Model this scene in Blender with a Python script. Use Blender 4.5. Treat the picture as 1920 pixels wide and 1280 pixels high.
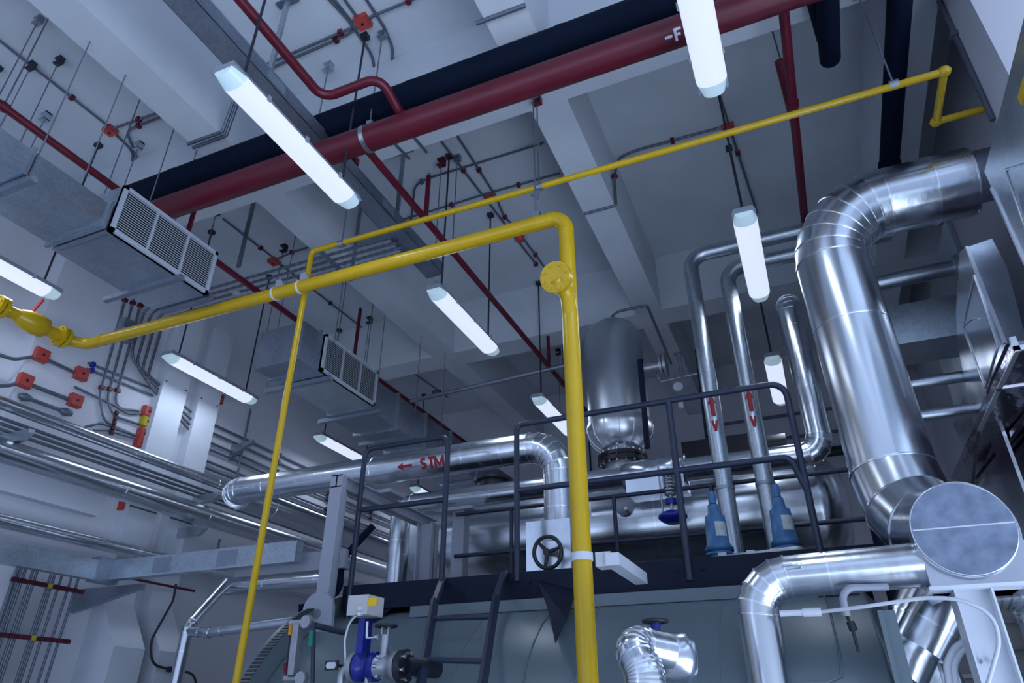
import bpy, bmesh, math, random
from mathutils import Vector as V, Matrix
random.seed(4)
for o in list(bpy.data.objects): bpy.data.objects.remove(o)
S = bpy.context.scene
COL = S.collection
# ------------------------------------------------------------------ camera
F, PITCH, YAW, EYE = 1273.0, .5058, .4038, V((0, 0, 1.6))
cam = bpy.data.objects.new('camera', bpy.data.cameras.new('camera'))
COL.objects.link(cam)
cam.location = EYE
cam.rotation_euler = (math.pi / 2 + PITCH, 0, YAW)
cam.data.sensor_width = 36
cam.data.lens = F / 1920 * 36
cam.data.clip_start = .05
S.camera = cam
# ------------------------------------------------------------------ world / light / exposure
W = bpy.data.worlds.new('world'); S.world = W; W.use_nodes = True
W.node_tree.nodes['Background'].inputs[0].default_value = (.53, .68, 1.0, 1)
W.node_tree.nodes['Background'].inputs[1].default_value = .78
sun = bpy.data.objects.new('sun', bpy.data.lights.new('sun', 'SUN')); COL.objects.link(sun)
sun.data.energy = 21.0; sun.data.angle = .02; sun.data.color = (.64, .78, 1.0)
sun.rotation_euler = (math.radians(40), 0, math.radians(68))      # high daylight through the open right side, landing on floor and yard there
S.view_settings.view_transform = 'Standard'
S.view_settings.look = 'None'
S.view_settings.gamma = 1
S.view_settings.use_curve_mapping = False
S.view_settings.exposure = 0
LAMP_WATT = 7.0
LAMP_TINT = (.68, .80, 1.0)

# ------------------------------------------------------------------ survey helpers: a sight line met with a plane of the room
_cy, _sy, _cp, _sp = math.cos(YAW), math.sin(YAW), math.cos(PITCH), math.sin(PITCH)
_R = V((_cy, _sy, 0)); _Fw = V((-_sy * _cp, _cy * _cp, _sp)); _U = V((_sy * _sp, -_cy * _sp, _cp))
def ray(px, py): return _R * ((px - 960) / F) - _U * ((py - 640) / F) + _Fw
def PX(px, py, x): d = ray(px, py); return EYE + d * (x / d.x)
def PY(px, py, y): d = ray(px, py); return EYE + d * (y / d.y)
def PZ(px, py, z): d = ray(px, py); return EYE + d * ((z - EYE.z) / d.z)

# ------------------------------------------------------------------ materials
M = {}
def mat(name, col, rough=.5, metal=0., var=.0, scale=6., bump=0., bscale=60., emit=None, estr=1., spec=.5, stretch=None, rvar=0.):
    m = bpy.data.materials.new(name); m.use_nodes = True
    n, l = m.node_tree.nodes, m.node_tree.links
    b = n['Principled BSDF']
    b.inputs['Base Color'].default_value = (*col, 1)
    b.inputs['Roughness'].default_value = rough
    b.inputs['Metallic'].default_value = metal
    b.inputs['Specular IOR Level'].default_value = spec
    if emit:
        b.inputs['Emission Color'].default_value = (*emit, 1); b.inputs['Emission Strength'].default_value = estr
    if var or bump or rvar:
        tc = n.new('ShaderNodeTexCoord'); mp = n.new('ShaderNodeMapping')
        if stretch: mp.inputs['Scale'].default_value = stretch
        l.new(tc.outputs['Object'], mp.inputs[0])
        t = n.new('ShaderNodeTexNoise'); t.inputs['Scale'].default_value = scale; t.inputs['Detail'].default_value = 6
        l.new(mp.outputs[0], t.inputs['Vector'])
        if var:
            r = n.new('ShaderNodeValToRGB')
            r.color_ramp.elements[0].position = .3; r.color_ramp.elements[1].position = .72
            r.color_ramp.elements[0].color = (*[c * (1 - var) for c in col], 1)
            r.color_ramp.elements[1].color = (*[min(1, c * (1 + var * .6)) for c in col], 1)
            l.new(t.outputs['Fac'], r.inputs[0]); l.new(r.outputs[0], b.inputs['Base Color'])
        if rvar:
            q = n.new('ShaderNodeMapRange'); q.inputs[3].default_value = max(.02, rough - rvar); q.inputs[4].default_value = rough + rvar
            l.new(t.outputs['Fac'], q.inputs[0]); l.new(q.outputs[0], b.inputs['Roughness'])
        if bump:
            t2 = n.new('ShaderNodeTexNoise'); t2.inputs['Scale'].default_value = bscale; t2.inputs['Detail'].default_value = 3
            l.new(mp.outputs[0], t2.inputs['Vector'])
            bp = n.new('ShaderNodeBump'); bp.inputs['Strength'].default_value = bump; bp.inputs['Distance'].default_value = .02
            l.new(t2.outputs['Fac'], bp.inputs['Height']); l.new(bp.outputs[0], b.inputs['Normal'])
    M[name] = m
    return m
def galv(name, col, rough):
    m = mat(name, col, rough, 1.)
    n, l = m.node_tree.nodes, m.node_tree.links; b = n['Principled BSDF']
    tc = n.new('ShaderNodeTexCoord'); v = n.new('ShaderNodeTexVoronoi'); v.inputs['Scale'].default_value = 70
    t = n.new('ShaderNodeTexNoise'); t.inputs['Scale'].default_value = 3.5; t.inputs['Detail'].default_value = 8
    l.new(tc.outputs['Object'], v.inputs['Vector']); l.new(tc.outputs['Object'], t.inputs['Vector'])
    mx = n.new('ShaderNodeMix'); mx.inputs[0].default_value = .75
    sp = n.new('ShaderNodeSeparateColor'); l.new(v.outputs['Color'], sp.inputs[0])
    l.new(sp.outputs[0], mx.inputs[2]); l.new(t.outputs['Fac'], mx.inputs[3])
    r = n.new('ShaderNodeValToRGB'); r.color_ramp.elements[0].position = .25; r.color_ramp.elements[1].position = .75
    r.color_ramp.elements[0].color = (*[c * .78 for c in col], 1); r.color_ramp.elements[1].color = (*[min(1, c * 1.15) for c in col], 1)
    l.new(mx.outputs[0], r.inputs[0]); l.new(r.outputs[0], b.inputs['Base Color'])
    q = n.new('ShaderNodeMapRange'); q.inputs[3].default_value = rough - .1; q.inputs[4].default_value = rough + .14
    l.new(mx.outputs[0], q.inputs[0]); l.new(q.outputs[0], b.inputs['Roughness'])
mat('ceiling_paint', (.60, .64, .70), .85, var=.10, scale=1.3, bump=.08, bscale=25)
mat('wall_paint', (.66, .67, .74), .8, var=.07, scale=1.1, bump=.06, bscale=30)
mat('floor_paint', (.62, .63, .64), .5, var=.1)
mat('trunking_white', (.66, .70, .77), .45, var=.04)
galv('galvanised', (.52, .58, .64), .32)
galv('galvanised_dull', (.36, .40, .47), .5)
mat('aluminium', (.72, .76, .82), .31, 1., bump=.025, bscale=2.5, rvar=.07, scale=5)
mat('aluminium_sheet', (.70, .74, .82), .24, 1., bump=.12, bscale=5, rvar=.08, scale=4, var=.12)
for _a, _st in (('x', (.12, 9, 9)), ('y', (9, .12, 9)), ('z', (9, 9, .12))):
    mat('aluminium_' + _a, (.72, .76, .82), .24, 1., bump=.06, bscale=1.6, rvar=.10, scale=1.4, stretch=_st, var=.10)
mat('seam_metal', (.90, .92, .97), .22, 1.)
mat('aluminium_satin', (.58, .61, .67), .40, 1., bump=.05, bscale=3, rvar=.06, scale=4)
mat('alu_bright', (.86, .88, .94), .34, 1., bump=.05, bscale=4)
mat('cap_sheet', (.27, .32, .43), .42, 1., var=.3, scale=14, rvar=.12)
mat('brown_foil', (.40, .36, .44), .18, 1., bump=.3, bscale=11, var=.25)
mat('conduit_steel', (.15, .17, .22), .45, .6)
mat('conduit_wall', (.15, .18, .23), .45, .5)
mat('dark_rod', (.03, .035, .05), .5, .3)
mat('rod_steel', (.30, .33, .39), .4, .9)
mat('yellow_gloss', (.58, .37, .006), .25, var=.08, scale=3)
mat('red_pipe', (.115, .004, .018), .4, var=.15)
mat('red_bright', (.50, .035, .035), .45)
mat('red_box', (.46, .06, .05), .45, var=.1)
mat('yellow_box', (.52, .40, .04), .45)
mat('red_letter', (.30, .008, .02), .5)
mat('white_letter', (.7, .7, .75), .5)
mat('black_foam', (.003, .008, .024), .75, bump=.25, bscale=30, spec=.12)
mat('navy_steel', (.018, .027, .058), .4, var=.15)
mat('navy_deck', (.006, .011, .030), .6, var=.2, spec=.2)
mat('grey_steel', (.27, .30, .38), .45, var=.06)
mat('frame_grey', (.33, .35, .42), .45)
mat('boiler_paint', (.125, .165, .195), .32, var=.06, scale=1.5)
mat('boiler_dark', (.15, .17, .20), .5)
mat('valve_blue', (.055, .17, .36), .4, var=.15, scale=12)
mat('royal_blue', (.006, .018, .26), .3)
mat('cast_steel', (.42, .44, .48), .4, .8, var=.15, scale=20)
mat('chrome', (.8, .82, .88), .12, 1.)
mat('black_iron', (.010, .013, .022), .4)
mat('beige_case', (.52, .51, .52), .5)
mat('label_yellow', (.80, .50, .004), .5)
mat('label_cream', (.46, .50, .50), .6, var=.25, scale=25)
mat('green_tag', (.0, .22, .12), .5)
mat('orange_tag', (.6, .24, .01), .5)
mat('white_plastic', (.62, .65, .72), .4)
mat('lamp_body', (.30, .34, .40), .5)
mat('lamp_cap', (.55, .68, .75), .25, emit=(.45, .62, .72), estr=.45)
mat('diffuser', (.2, .2, .2), .3, emit=(.70, .79, 1.0), estr=.98)
mat('grille_paint', (.42, .45, .52), .5)
mat('grille_dark', (.02, .025, .035), .8)
mat('green_pipe', (.01, .035, .032), .5)

# ------------------------------------------------------------------ geometry builder
class G:
    def __init__(s): s.v = []; s.f = []; s.s = []
    def add(s, vs, fs, smooth=False):
        o = len(s.v); s.v += [V(p) for p in vs]; s.f += [tuple(i + o for i in f) for f in fs]; s.s += [smooth] * len(fs); return s
    def box(s, a, b):
        x0, x1 = sorted((a[0], b[0])); y0, y1 = sorted((a[1], b[1])); z0, z1 = sorted((a[2], b[2]))
        return s.add([(x0, y0, z0), (x1, y0, z0), (x1, y1, z0), (x0, y1, z0), (x0, y0, z1), (x1, y0, z1), (x1, y1, z1), (x0, y1, z1)],
                     [(3, 2, 1, 0), (4, 5, 6, 7), (0, 1, 5, 4), (1, 2, 6, 5), (2, 3, 7, 6), (3, 0, 4, 7)])
    def cbox(s, c, sz): c = V(c); h = V(sz) / 2; return s.box(c - h, c + h)
    def bar(s, p, q, w, h, up=(0, 0, 1)):
        p, q = V(p), V(q); t = (q - p).normalized(); a = t.cross(V(up))
        if a.length < 1e-3: a = t.cross(V((0, 1, 0)))
        a.normalize(); b = a.cross(t)
        vs = [c + a * (w / 2 * i) + b * (h / 2 * j) for c in (p, q) for i, j in ((-1, -1), (1, -1), (1, 1), (-1, 1))]
        return s.add(vs, [(3, 2, 1, 0), (4, 5, 6, 7), (0, 1, 5, 4), (1, 2, 6, 5), (2, 3, 7, 6), (3, 0, 4, 7)])
    def prism(s, poly, d):
        n = len(poly); d = V(d); poly = [V(p) for p in poly]
        return s.add(poly + [p + d for p in poly], [tuple(range(n))[::-1], tuple(range(n, 2 * n))] + [(i, (i + 1) % n, n + (i + 1) % n, n + i) for i in range(n)])
    def sweep(s, pts, r, seg=12, split=False, cap=True):
        pts = [V(p) for p in pts]; n = len(pts)
        rs = r if isinstance(r, (list, tuple)) else [r] * n
        tg = []
        for i in range(n):
            a = (pts[i] - pts[i - 1]).normalized() if i else None
            b = (pts[i + 1] - pts[i]).normalized() if i < n - 1 else None
            tg.append((a + b).normalized() if a and b else (a or b))
        u = tg[0].cross(V((0, 0, 1)))
        if u.length < .05: u = tg[0].cross(V((0, 1, 0)))
        u.normalize(); rings = []
        for i in range(n):
            u = u - tg[i] * u.dot(tg[i]); u.normalize(); w = tg[i].cross(u)
            k = 1.
            if 0 < i < n - 1:
                k = 1 / max(.5, math.cos((pts[i] - pts[i - 1]).angle(pts[i + 1] - pts[i]) / 2)); bn = (pts[i + 1] - pts[i]).normalized() - (pts[i] - pts[i - 1]).normalized()
                bn = bn.normalized() if bn.length > 1e-4 else None
            else: bn = None
            ring = []
            for j in range(seg):
                an = 2 * math.pi * j / seg; d = u * math.cos(an) + w * math.sin(an)
                if bn: d = d + bn * (d.dot(bn) * (k - 1))
                ring.append(pts[i] + d * rs[i])
            rings.append(ring)
        for i in range(n - 1):
            if split or i == 0:
                s.add(rings[i] + rings[i + 1], [(j, (j + 1) % seg, seg + (j + 1) % seg, seg + j) for j in range(seg)], True)
            else:
                o = len(s.v) - seg; s.v += rings[i + 1]; m = len(s.v) - seg
                s.f += [(o + j, o + (j + 1) % seg, m + (j + 1) % seg, m + j) for j in range(seg)]; s.s += [True] * seg
        if cap:
            s.add(rings[0], [tuple(range(seg))[::-1]]); s.add(rings[-1], [tuple(range(seg))])
        return s
    def cyl(s, p, q, r, seg=16, r2=None): return s.sweep([p, q], [r, r if r2 is None else r2], seg)
    def band(s, p, t, r, w=.014, seg=24):
        t = V(t).normalized(); p = V(p); return s.sweep([p - t * w / 2, p + t * w / 2], r, seg)
    def torus(s, c, ax, R, r, seg=24, ms=8):
        c = V(c); ax = V(ax).normalized(); u = ax.orthogonal().normalized(); w = ax.cross(u); vs = []; fs = []
        for i in range(seg):
            a = 2 * math.pi * i / seg; d = u * math.cos(a) + w * math.sin(a)
            for j in range(ms):
                b = 2 * math.pi * j / ms; vs.append(c + d * (R + r * math.cos(b)) + ax * (r * math.sin(b)))
        for i in range(seg):
            for j in range(ms): fs.append((i * ms + j, ((i + 1) % seg) * ms + j, ((i + 1) % seg) * ms + (j + 1) % ms, i * ms + (j + 1) % ms))
        return s.add(vs, fs, True)
    def lathe(s, c, ax, prof, seg=32):
        # prof: (distance along axis, radius)
        c = V(c); ax = V(ax).normalized(); return s.sweep([c + ax * a for a, _ in prof], [max(1e-4, r) for _, r in prof], seg)
def fil(pts, r, n=6):
    pts = [V(p) for p in pts]; out = [pts[0]]
    for i in range(1, len(pts) - 1):
        a = pts[i - 1] - pts[i]; b = pts[i + 1] - pts[i]; th = a.angle(b)
        if math.pi - th < .02: out.append(pts[i]); continue
        rr = r[i - 1] if isinstance(r, (list, tuple)) else r
        d = min(rr / math.tan(th / 2), a.length * .49 if i > 1 else a.length * .98, b.length * .49 if i < len(pts) - 2 else b.length * .98); rr = d * math.tan(th / 2)
        a.normalize(); b.normalize(); c = pts[i] + (a + b).normalized() * (rr / math.sin(th / 2))
        p0 = pts[i] + a * d; p1 = pts[i] + b * d; e0 = p0 - c; e1 = p1 - c; ang = e0.angle(e1)
        if rr < 1e-4: out.append(pts[i]); continue
        nn = n[i - 1] if isinstance(n, (list, tuple)) else n
        for k in range(nn + 1):
            t = k / nn; out.append(c + (e0 * math.sin((1 - t) * ang) + e1 * math.sin(t * ang)) / math.sin(ang))
    return out + [pts[-1]]

def mesh(name, g, m):
    me = bpy.data.meshes.new(name); me.from_pydata([tuple(v) for v in g.v], [], g.f)
    me.polygons.foreach_set('use_smooth', g.s); me.materials.append(M[m]); me.update(); return me
def link(name, me, parent=None, loc=(0, 0, 0)):
    o = bpy.data.objects.new(name, me); COL.objects.link(o); o.location = loc
    if parent: o.parent = parent
    return o
def tags(o, label, cat, group=None):
    o['label'] = label; o['category'] = cat
    if group: o['group'] = group
def shift(g, loc):
    loc = V(loc); g.v = [p - loc for p in g.v]; return g
def solo(name, label, cat, g, m, group=None):
    n = len(g.v); c = V((sum(p.x for p in g.v) / n, sum(p.y for p in g.v) / n, min(p.z for p in g.v)))
    o = link(name, mesh(name, shift(g, c), m), None, c); tags(o, label, cat, group); return o
class Thing:
    def __init__(s, name, label, cat, loc, group=None):
        s.loc = V(loc); s.o = link(name, None, None, s.loc); s.o.empty_display_size = .1; tags(s.o, label, cat, group)
    def part(s, name, g, m, parent=None, label=None):
        o = link(name, mesh(name, shift(g, s.loc), m), parent or s.o)
        if label: o['label'] = label
        return o
def struct(name, g, m):
    o = link(name, mesh(name, g, m)); o['kind'] = 'structure'; return o
def copy_tree(o, parent=None):
    c = o.copy(); COL.objects.link(c); c.parent = parent
    for ch in list(o.children): copy_tree(ch, c)
    return c
def along(pts, d):
    for i in range(len(pts) - 1):
        L = (pts[i + 1] - pts[i]).length
        if d <= L: return pts[i] + (pts[i + 1] - pts[i]).normalized() * d, (pts[i + 1] - pts[i]).normalized()
        d -= L
    return pts[-1], (pts[-1] - pts[-2]).normalized()

# clad pipe: straight runs, lobster-back elbows with a raised band on every mitre, bands along the straights
def clad_pipe(name, label, pts, r, bend, m='aluminium', n=5, seams=(), cat='pipe', seg=28, group=None, beadr=.0035):
    path = fil(pts, bend, n)
    dv = max(((V(pts[i + 1]) - V(pts[i])) for i in range(len(pts) - 1)), key=lambda d: d.length)
    if m == 'aluminium': m = 'aluminium_' + 'xyz'[max(range(3), key=lambda i: abs(dv[i]))]
    t = Thing(name, label, cat, path[0], group)
    body = t.part('cladding', G().sweep(path, r, seg, split=True), m)
    for i in range(1, len(path) - 1):
        tg = ((path[i] - path[i - 1]).normalized() + (path[i + 1] - path[i]).normalized())
        t.part('seam_band', G().band(path[i], tg, r + beadr + .002, .009, seg), 'seam_metal')
    for d in seams:
        p, tg = along(path, d); t.part('seam_band', G().band(p, tg, r + beadr, .009, seg), 'seam_metal')
    return t

ZC, ZB = 6.55, 5.8            # slab and beam soffit
XL, XR, YB = -6.2, 1.9, 10.3   # left wall, right wall, back wall
# ------------------------------------------------------------------ structure
struct('floor', G().box((XL - .3, -9, -.2), (10, YB + .3, 0)), 'floor_paint')  # carried on past the room as an unseen yard, added to bounce sunlight up
struct('ceiling', G().box((XL - .3, -7, ZC), (6, YB + .3, ZC + .2)), 'ceiling_paint')
struct('wall_left', G().box((XL - .3, 3.3, 0), (XL, YB + .3, ZC)), 'wall_paint')
struct('wall_back', G().box((XL, YB, 0), (6, YB + .3, ZC)), 'wall_paint')
struct('wall_right', G().box((XR, 3.8, 0), (XR + .25, YB, ZC)), 'wall_paint')
for i, (a, b) in enumerate((((-4.11, -7), (-3.80, YB)), ((-1.36, -7), (-1.06, YB)), ((1.22, -7), (1.50, YB)))):
    struct('trim_%d' % (i + 1), G().box((a[0], a[1], ZB), (b[0], b[1], ZC)), 'ceiling_paint')
for i, (y0, y1) in enumerate(((-.7, -.3), (3.2, 3.57), (6.95, 7.3))):
    struct('trim_%d' % (i + 4), G().box((XL, y0, ZB - .002), (6, y1, ZC - .001)), 'ceiling_paint')
struct('trim_7', G().box((1.52, 3.45, 0), (1.95, 3.82, ZC)), 'wall_paint')
# pilasters and ledges of the left wall
struct('trim_8', G().box((XL - .3, -7, 0), (XL - .16, 3.3, ZC)), 'wall_paint')
struct('trim_9', G().box((XL, -2, 0), (XL + .22, 3.72, 2.68)), 'wall_paint')
struct('trim_10', G().box((XL, 2.2, 3.26), (XL + .10, 4.35, 3.52)), 'wall_paint')
struct('trim_11', G().box((XL, 5.3, 2.98), (XL + .2, 8.6, 3.3)), 'trunking_white')

# ------------------------------------------------------------------ pendant lamps
def make_lamp():
    t = Thing('pendant_lamp', '', 'lamp', (0, 0, 0), 'fluorescent pendant lamps')
    L, w = 1.27, .175
    t.part('housing', G().prism([(-w / 2, 0, .01), (w / 2, 0, .01), (w / 2 - .02, 0, .055), (-w / 2 + .02, 0, .055)], (0, L, 0)), 'lamp_body')
    pr = [(math.cos(a) * w / 2, -math.sin(a) ** .8 * .065) for a in [math.pi * i / 10 for i in range(11)]]
    def shell(y0, y1, k0, k1):
        g = G(); vs = [(x * k0, y0, z * k0 + .01) for x, z in pr] + [(x * k1, y1, z * k1 + .01) for x, z in pr]; n = len(pr)
        g.add(vs, [(i, i + 1, n + i + 1, n + i) for i in range(n - 1)], True); g.add(vs[:n], [tuple(range(n))]); g.add(vs[n:], [tuple(range(n))[::-1]]); return g
    t.part('diffuser', shell(.10, L - .10, 1, 1), 'diffuser')
    t.part('end_cap', shell(.0, .10, .72, 1), 'lamp_cap'); t.part('end_cap', shell(L - .10, L, 1, .72), 'lamp_cap')
    for y in (.28, .64, 1.0):
        for s in (-1, 1): t.part('clip', G().cbox((s * (w / 2 + .004), y, .02), (.012, .025, .04)), 'lamp_body')
    for y in (.14, L - .14):
        t.part('hanger_conduit', G().cyl((0, y, .05), (0, y, ZC - 4.85), .009, 8), 'dark_rod')
        t.part('ceiling_plate', G().cbox((0, y, ZC - 4.85 - .02), (.06, .06, .04)), 'dark_rod')
    ld = bpy.data.lights.new('tube_light', 'AREA'); ld.shape = 'RECTANGLE'; ld.size = .13; ld.size_y = 1.05; ld.energy = LAMP_WATT; ld.color = LAMP_TINT
    lo = bpy.data.objects.new('tube_light', ld); COL.objects.link(lo); lo.location = (0, L / 2, -.07); lo.parent = t.o
    return t.o
LY0 = 1.79
lab = {(-2.57, 0): 'lit lamp beside the galvanised cable tray, largest at the upper left', (-2.57, 1): 'lit lamp hanging below the end of the galvanised cable tray', (-2.57, 2): 'lit lamp partly hidden behind the fat yellow riser and top handrail',
       (0.0, 0): 'lit lamp cut by the top edge beside the red main', (0.03, 1): 'lit lamp in front of the two grey pipe bends', (0.03, 2): 'small lit lamp beside the slim vertical clad pipe at right',
       (-5.68, 0): 'lit lamp at the left edge above the yellow valve', (-5.68, 1): 'lit lamp in front of the two white wall trunkings', (-5.68, 2): 'small lit lamp just left of the navy platform handrail', (-5.68, 3): 'farthest lit lamp, seen under the steam pipe marked STM'}
first = None
for (x, k), lb in lab.items():
    if first is None: o = first = make_lamp()
    else: o = copy_tree(first)
    y = LY0 + 2.48 * k - (.0 if x < 1 else .1)
    o.location = (x, y, 4.85); o['label'] = 'white fluorescent ' + lb

# ------------------------------------------------------------------ rods with ceiling brackets (parts of what they carry)
def hanger(t, x, y, z0, z1, m='rod_steel', bm='galvanised_dull', r=.006, bracket=True):
    h = t.part('hanger_rod', G().cyl((x, y, z0), (x, y, z1 - .01), r, 8), m)
    if bracket:
        g = G().cbox((x, y, z1 - .012), (.07, .05, .016)).cbox((x + .03, y, z1 - .045), (.012, .05, .06)).cbox((x, y, z1 - .07), (.07, .05, .012))
        t.part('ceiling_bracket', g, bm)
def clamp(t, p, ax, r, m='galvanised_dull', w=.03): return t.part('pipe_clamp', G().band(p, ax, r + .006, w, 20), m)

# ------------------------------------------------------------------ red and black mains below the beam
t = Thing('red_fire_main', 'thick dark red fire main crossing under the first concrete beam', 'pipe', (-3, 2.95, 5.34))
t.part('pipe', G().cyl((-4.75, 2.95, 5.34), (4, 2.95, 5.34), .098, 28), 'red_pipe')
clamp(t, (-2.42, 2.95, 5.34), (1, 0, 0), .098, 'galvanised', .035); hanger(t, -2.42, 2.95, 5.45, ZC)
t.part('clevis', G().bar((-2.42, 2.95, 5.44), (-2.42, 2.95, 5.52), .05, .03), 'galvanised_dull')
for x in (1.0,): clamp(t, (x, 2.95, 5.34), (1, 0, 0), .098); hanger(t, x, 2.95, 5.45, ZC)
t = Thing('black_insulated_pipe', 'black foam insulated pipe running just above the red fire main', 'pipe', (-3, 3.02, 5.74))
t.part('insulation', G().cyl((-5.1, 3.02, 5.73), (4, 3.02, 5.73), .112, 28), 'black_foam')
for x in (-4.5, -2.1, -.9, .6): t.part('tape_joint', G().band((x, 3.02, 5.73), (1, 0, 0), .115, .05, 28), 'black_foam')

def red_line(name, label, pts, r=.03, bend=.08, clamps=(), stubs=(), m='red_pipe'):
    path = fil(pts, bend, 5); t = Thing(name, label, 'pipe', path[0]); t.part('pipe', G().sweep(path, r, 14), m)
    for d in clamps:
        p, tg = along(path, d); t.part('coupling', G().band(p, tg, r + .008, .05, 14), 'red_pipe'); 
        hanger(t, p.x, p.y, p.z + r, ZC, bracket=True)
    for p, q in stubs:
        s = t.part('sprinkler_stub', G().cyl(p, q, .022, 10), m); t.part('sprinkler_head', G().cyl(q, V(q) + V((0, 0, .03)), .014, 8), 'chrome', s)
    return t
red_line('sprinkler_pipe', 'dark red sprinkler pipe running from the red main past the middle lamp', [(-2.5, 2.95, 5.36), (-2.5, 9.2, 5.36)], .03, stubs=[((-2.5, 3.95, 5.36), (-2.5, 3.95, 5.85)), ((-2.5, 7.0, 5.36), (-2.5, 7.0, 5.78))], clamps=(1.5, 4.6))
red_line('sprinkler_pipe', 'dark red sprinkler pipe running above the air ducts on the left', [(-4.62, .6, 5.36), (-4.62, 5.9, 5.36), (-4.62, 9.5, 5.36)], .03, clamps=(1.1, 2.6, 5.6), stubs=[((-4.62, 3.35, 5.36), (-4.62, 3.35, 5.85)), ((-4.62, 5.95, 5.36), (-4.62, 5.95, 6.1))])
red_line('sprinkler_branch', 'dark red branch pipe with two bends joining the top of the red main', [(-2.6, .2, 5.5), (-2.6, 2.62, 5.5), (-2.12, 2.62, 5.5), (-2.12, 2.93, 5.42)], .034, .10, clamps=(.9,))
red_line('sprinkler_pipe', 'dark red sprinkler pipe at the upper right, left of the short black stub', [(.46, .8, 5.4), (.53, 6.6, 5.4)], .032, stubs=(), clamps=(3.1,))
red_line('sprinkler_branch', 'short dark red pipe meeting the right sprinkler pipe at an angle', [(.46, 3.68, 5.62), (.505, 4.15, 5.43)], .032)
t = Thing('black_insulated_pipe', 'black insulated pipe running back under the right beam to the big flue', 'pipe', (1.2, 4, 5.6))
t.part('insulation', G().cyl((1.17, .8, 5.6), (1.22, 5.35, 5.6), .075, 20), 'black_foam'); t.part('tape_joint', G().band((1.22, 5.2, 5.6), (0, 1, 0), .084, .25, 20), 'black_foam')
t = Thing('black_insulated_pipe', 'short black insulated pipe stub with an open end at the top right', 'pipe', (.78, 3.4, 5.6))
t.part('insulation', G().sweep(fil([(.76, 1.6, 5.6), (.78, 3.62, 5.6), (.80, 3.86, 5.68)], .1, 4), .07, 18), 'black_foam'); t.part('wrap', G().cyl((.72, 3.3, 5.72), (.77, 3.62, 5.62), .062, 18), 'black_foam')

# ------------------------------------------------------------------ yellow gas pipes
RY = .05; yz, yy = 4.5, 3.38
YX = -1.06
t = Thing('gas_pipe', 'fat glossy yellow gas pipe crossing the room and dropping in front of the platform', 'pipe', (YX, yy, 0))
path = fil([(-5.63, 1.0, yz), (-5.63, yy, yz), (YX, yy, yz), (YX, yy, 0)], [.16, .11], 10)
pipe = t.part('pipe', G().sweep(path, RY, 28), 'yellow_gloss')
for p, tg in (((YX - .115, yy, yz), (1, 0, 0)), ((YX, yy, yz - .115), (0, 0, 1))): t.part('weld', G().band(p, tg, RY + .003, .008, 28), 'yellow_gloss', pipe)
for y in (2.66, 3.2):
    fl = t.part('flange', G().band((-5.63, y - .02, yz), (0, 1, 0), .092, .03, 28).band((-5.63, y + .02, yz), (0, 1, 0), .092, .03, 28), 'yellow_gloss')
    for k in range(8):
        a = k * math.pi / 4 + .3; c = V((-5.63 + .073 * math.cos(a), y, yz + .073 * math.sin(a))); t.part('bolt', G().cyl(c - V((0, .05, 0)), c + V((0, .05, 0)), .009, 6), 'yellow_gloss', fl)
vb = t.part('valve_body', G().lathe((-5.63, 2.80, yz), (0, 1, 0), [(0, .055), (.03, .07), (.08, .085), (.16, .095), (.24, .085), (.26, .06)], 24), 'yellow_gloss')
t.part('valve_handle', G().bar((-5.63, 2.90, yz + .09), (-5.60, 2.93, yz + .22), .03, .015), 'red_bright', vb, 'red valve lever')
c = V((YX - .03, yy - .13, 3.93)); ax = V((-.12, -1, -.28)).normalized()
br = t.part('branch', G().sweep(fil([(YX, yy, 3.72), (YX - .0, yy - .03, 3.86), c + ax * .02], .06, 4), RY * .95, 20), 'yellow_gloss')
fl = t.part('blind_flange', G().band(c, ax, .098, .022, 32).band(c + ax * .027, ax, .098, .022, 32), 'yellow_gloss')
u = ax.orthogonal().normalized(); w = ax.cross(u)
for k in range(8):
    a = k * math.pi / 4 + .2; b = c + (u * math.cos(a) + w * math.sin(a)) * .077 + ax * .036
    t.part('bolt', G().cyl(b, b + ax * .016, .012, 6), 'yellow_gloss', fl)
for x, mm in ((-1.27, 'yellow_gloss'), (-3.22, 'white_plastic'), (-3.46, 'white_plastic'), (-5.35, 'yellow_gloss')): t.part('pipe_clamp', G().band((x, yy, yz), (1, 0, 0), RY + .005, .016, 24), mm)
hanger(t, -1.27, yy, yz + .05, ZB); t.part('clamp_lug', G().cbox((-1.27, yy, yz + .075), (.06, .03, .05)), 'galvanised_dull')
t.part('hanger_plate', G().prism([(-1.31, yy, yz + .27), (-1.25, yy, yz + .21), (-1.24, yy, yz + .29)], (0, .012, 0)), 'galvanised_dull')
for x in (-3.22, -3.46): t.part('saddle_plate', G().prism([(x - .02, yy, yz + .05), (x + .075, yy, yz + .06), (x + .025, yy, yz + .135), (x - .02, yy, yz + .135)], (0, .03, 0)), 'frame_grey')
p = PY(1085, 1045, yy); t.part('pipe_clamp', G().band((YX, yy, p.z), (0, 0, 1), RY + .006, .04, 28), 'white_plastic', label='white pipe clamp')
bk = t.part('wall_bracket', G().cbox((YX + .1, yy + .08, p.z - .01), (.08, .10, .07)).cbox((YX + .155, yy + .3, p.z - .02), (.07, .6, .06)), 'white_plastic')
t = Thing('gas_pipe', 'thin yellow gas pipe running high across the room and dropping at the left', 'pipe', (-3.24, 3.46, 0))
path = fil([(1.52, 3.87, 4.88), (1.25, 3.87, 4.88), (1.25, 3.46, 4.88), (-3.24, 3.46, 4.9), (-3.24, 3.46, 4.55), (-3.24, 3.46, 0.0)], [.03, .03, .04, .3], 6)
t.part('pipe', G().sweep(path, .0225, 16), 'yellow_gloss')
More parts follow.
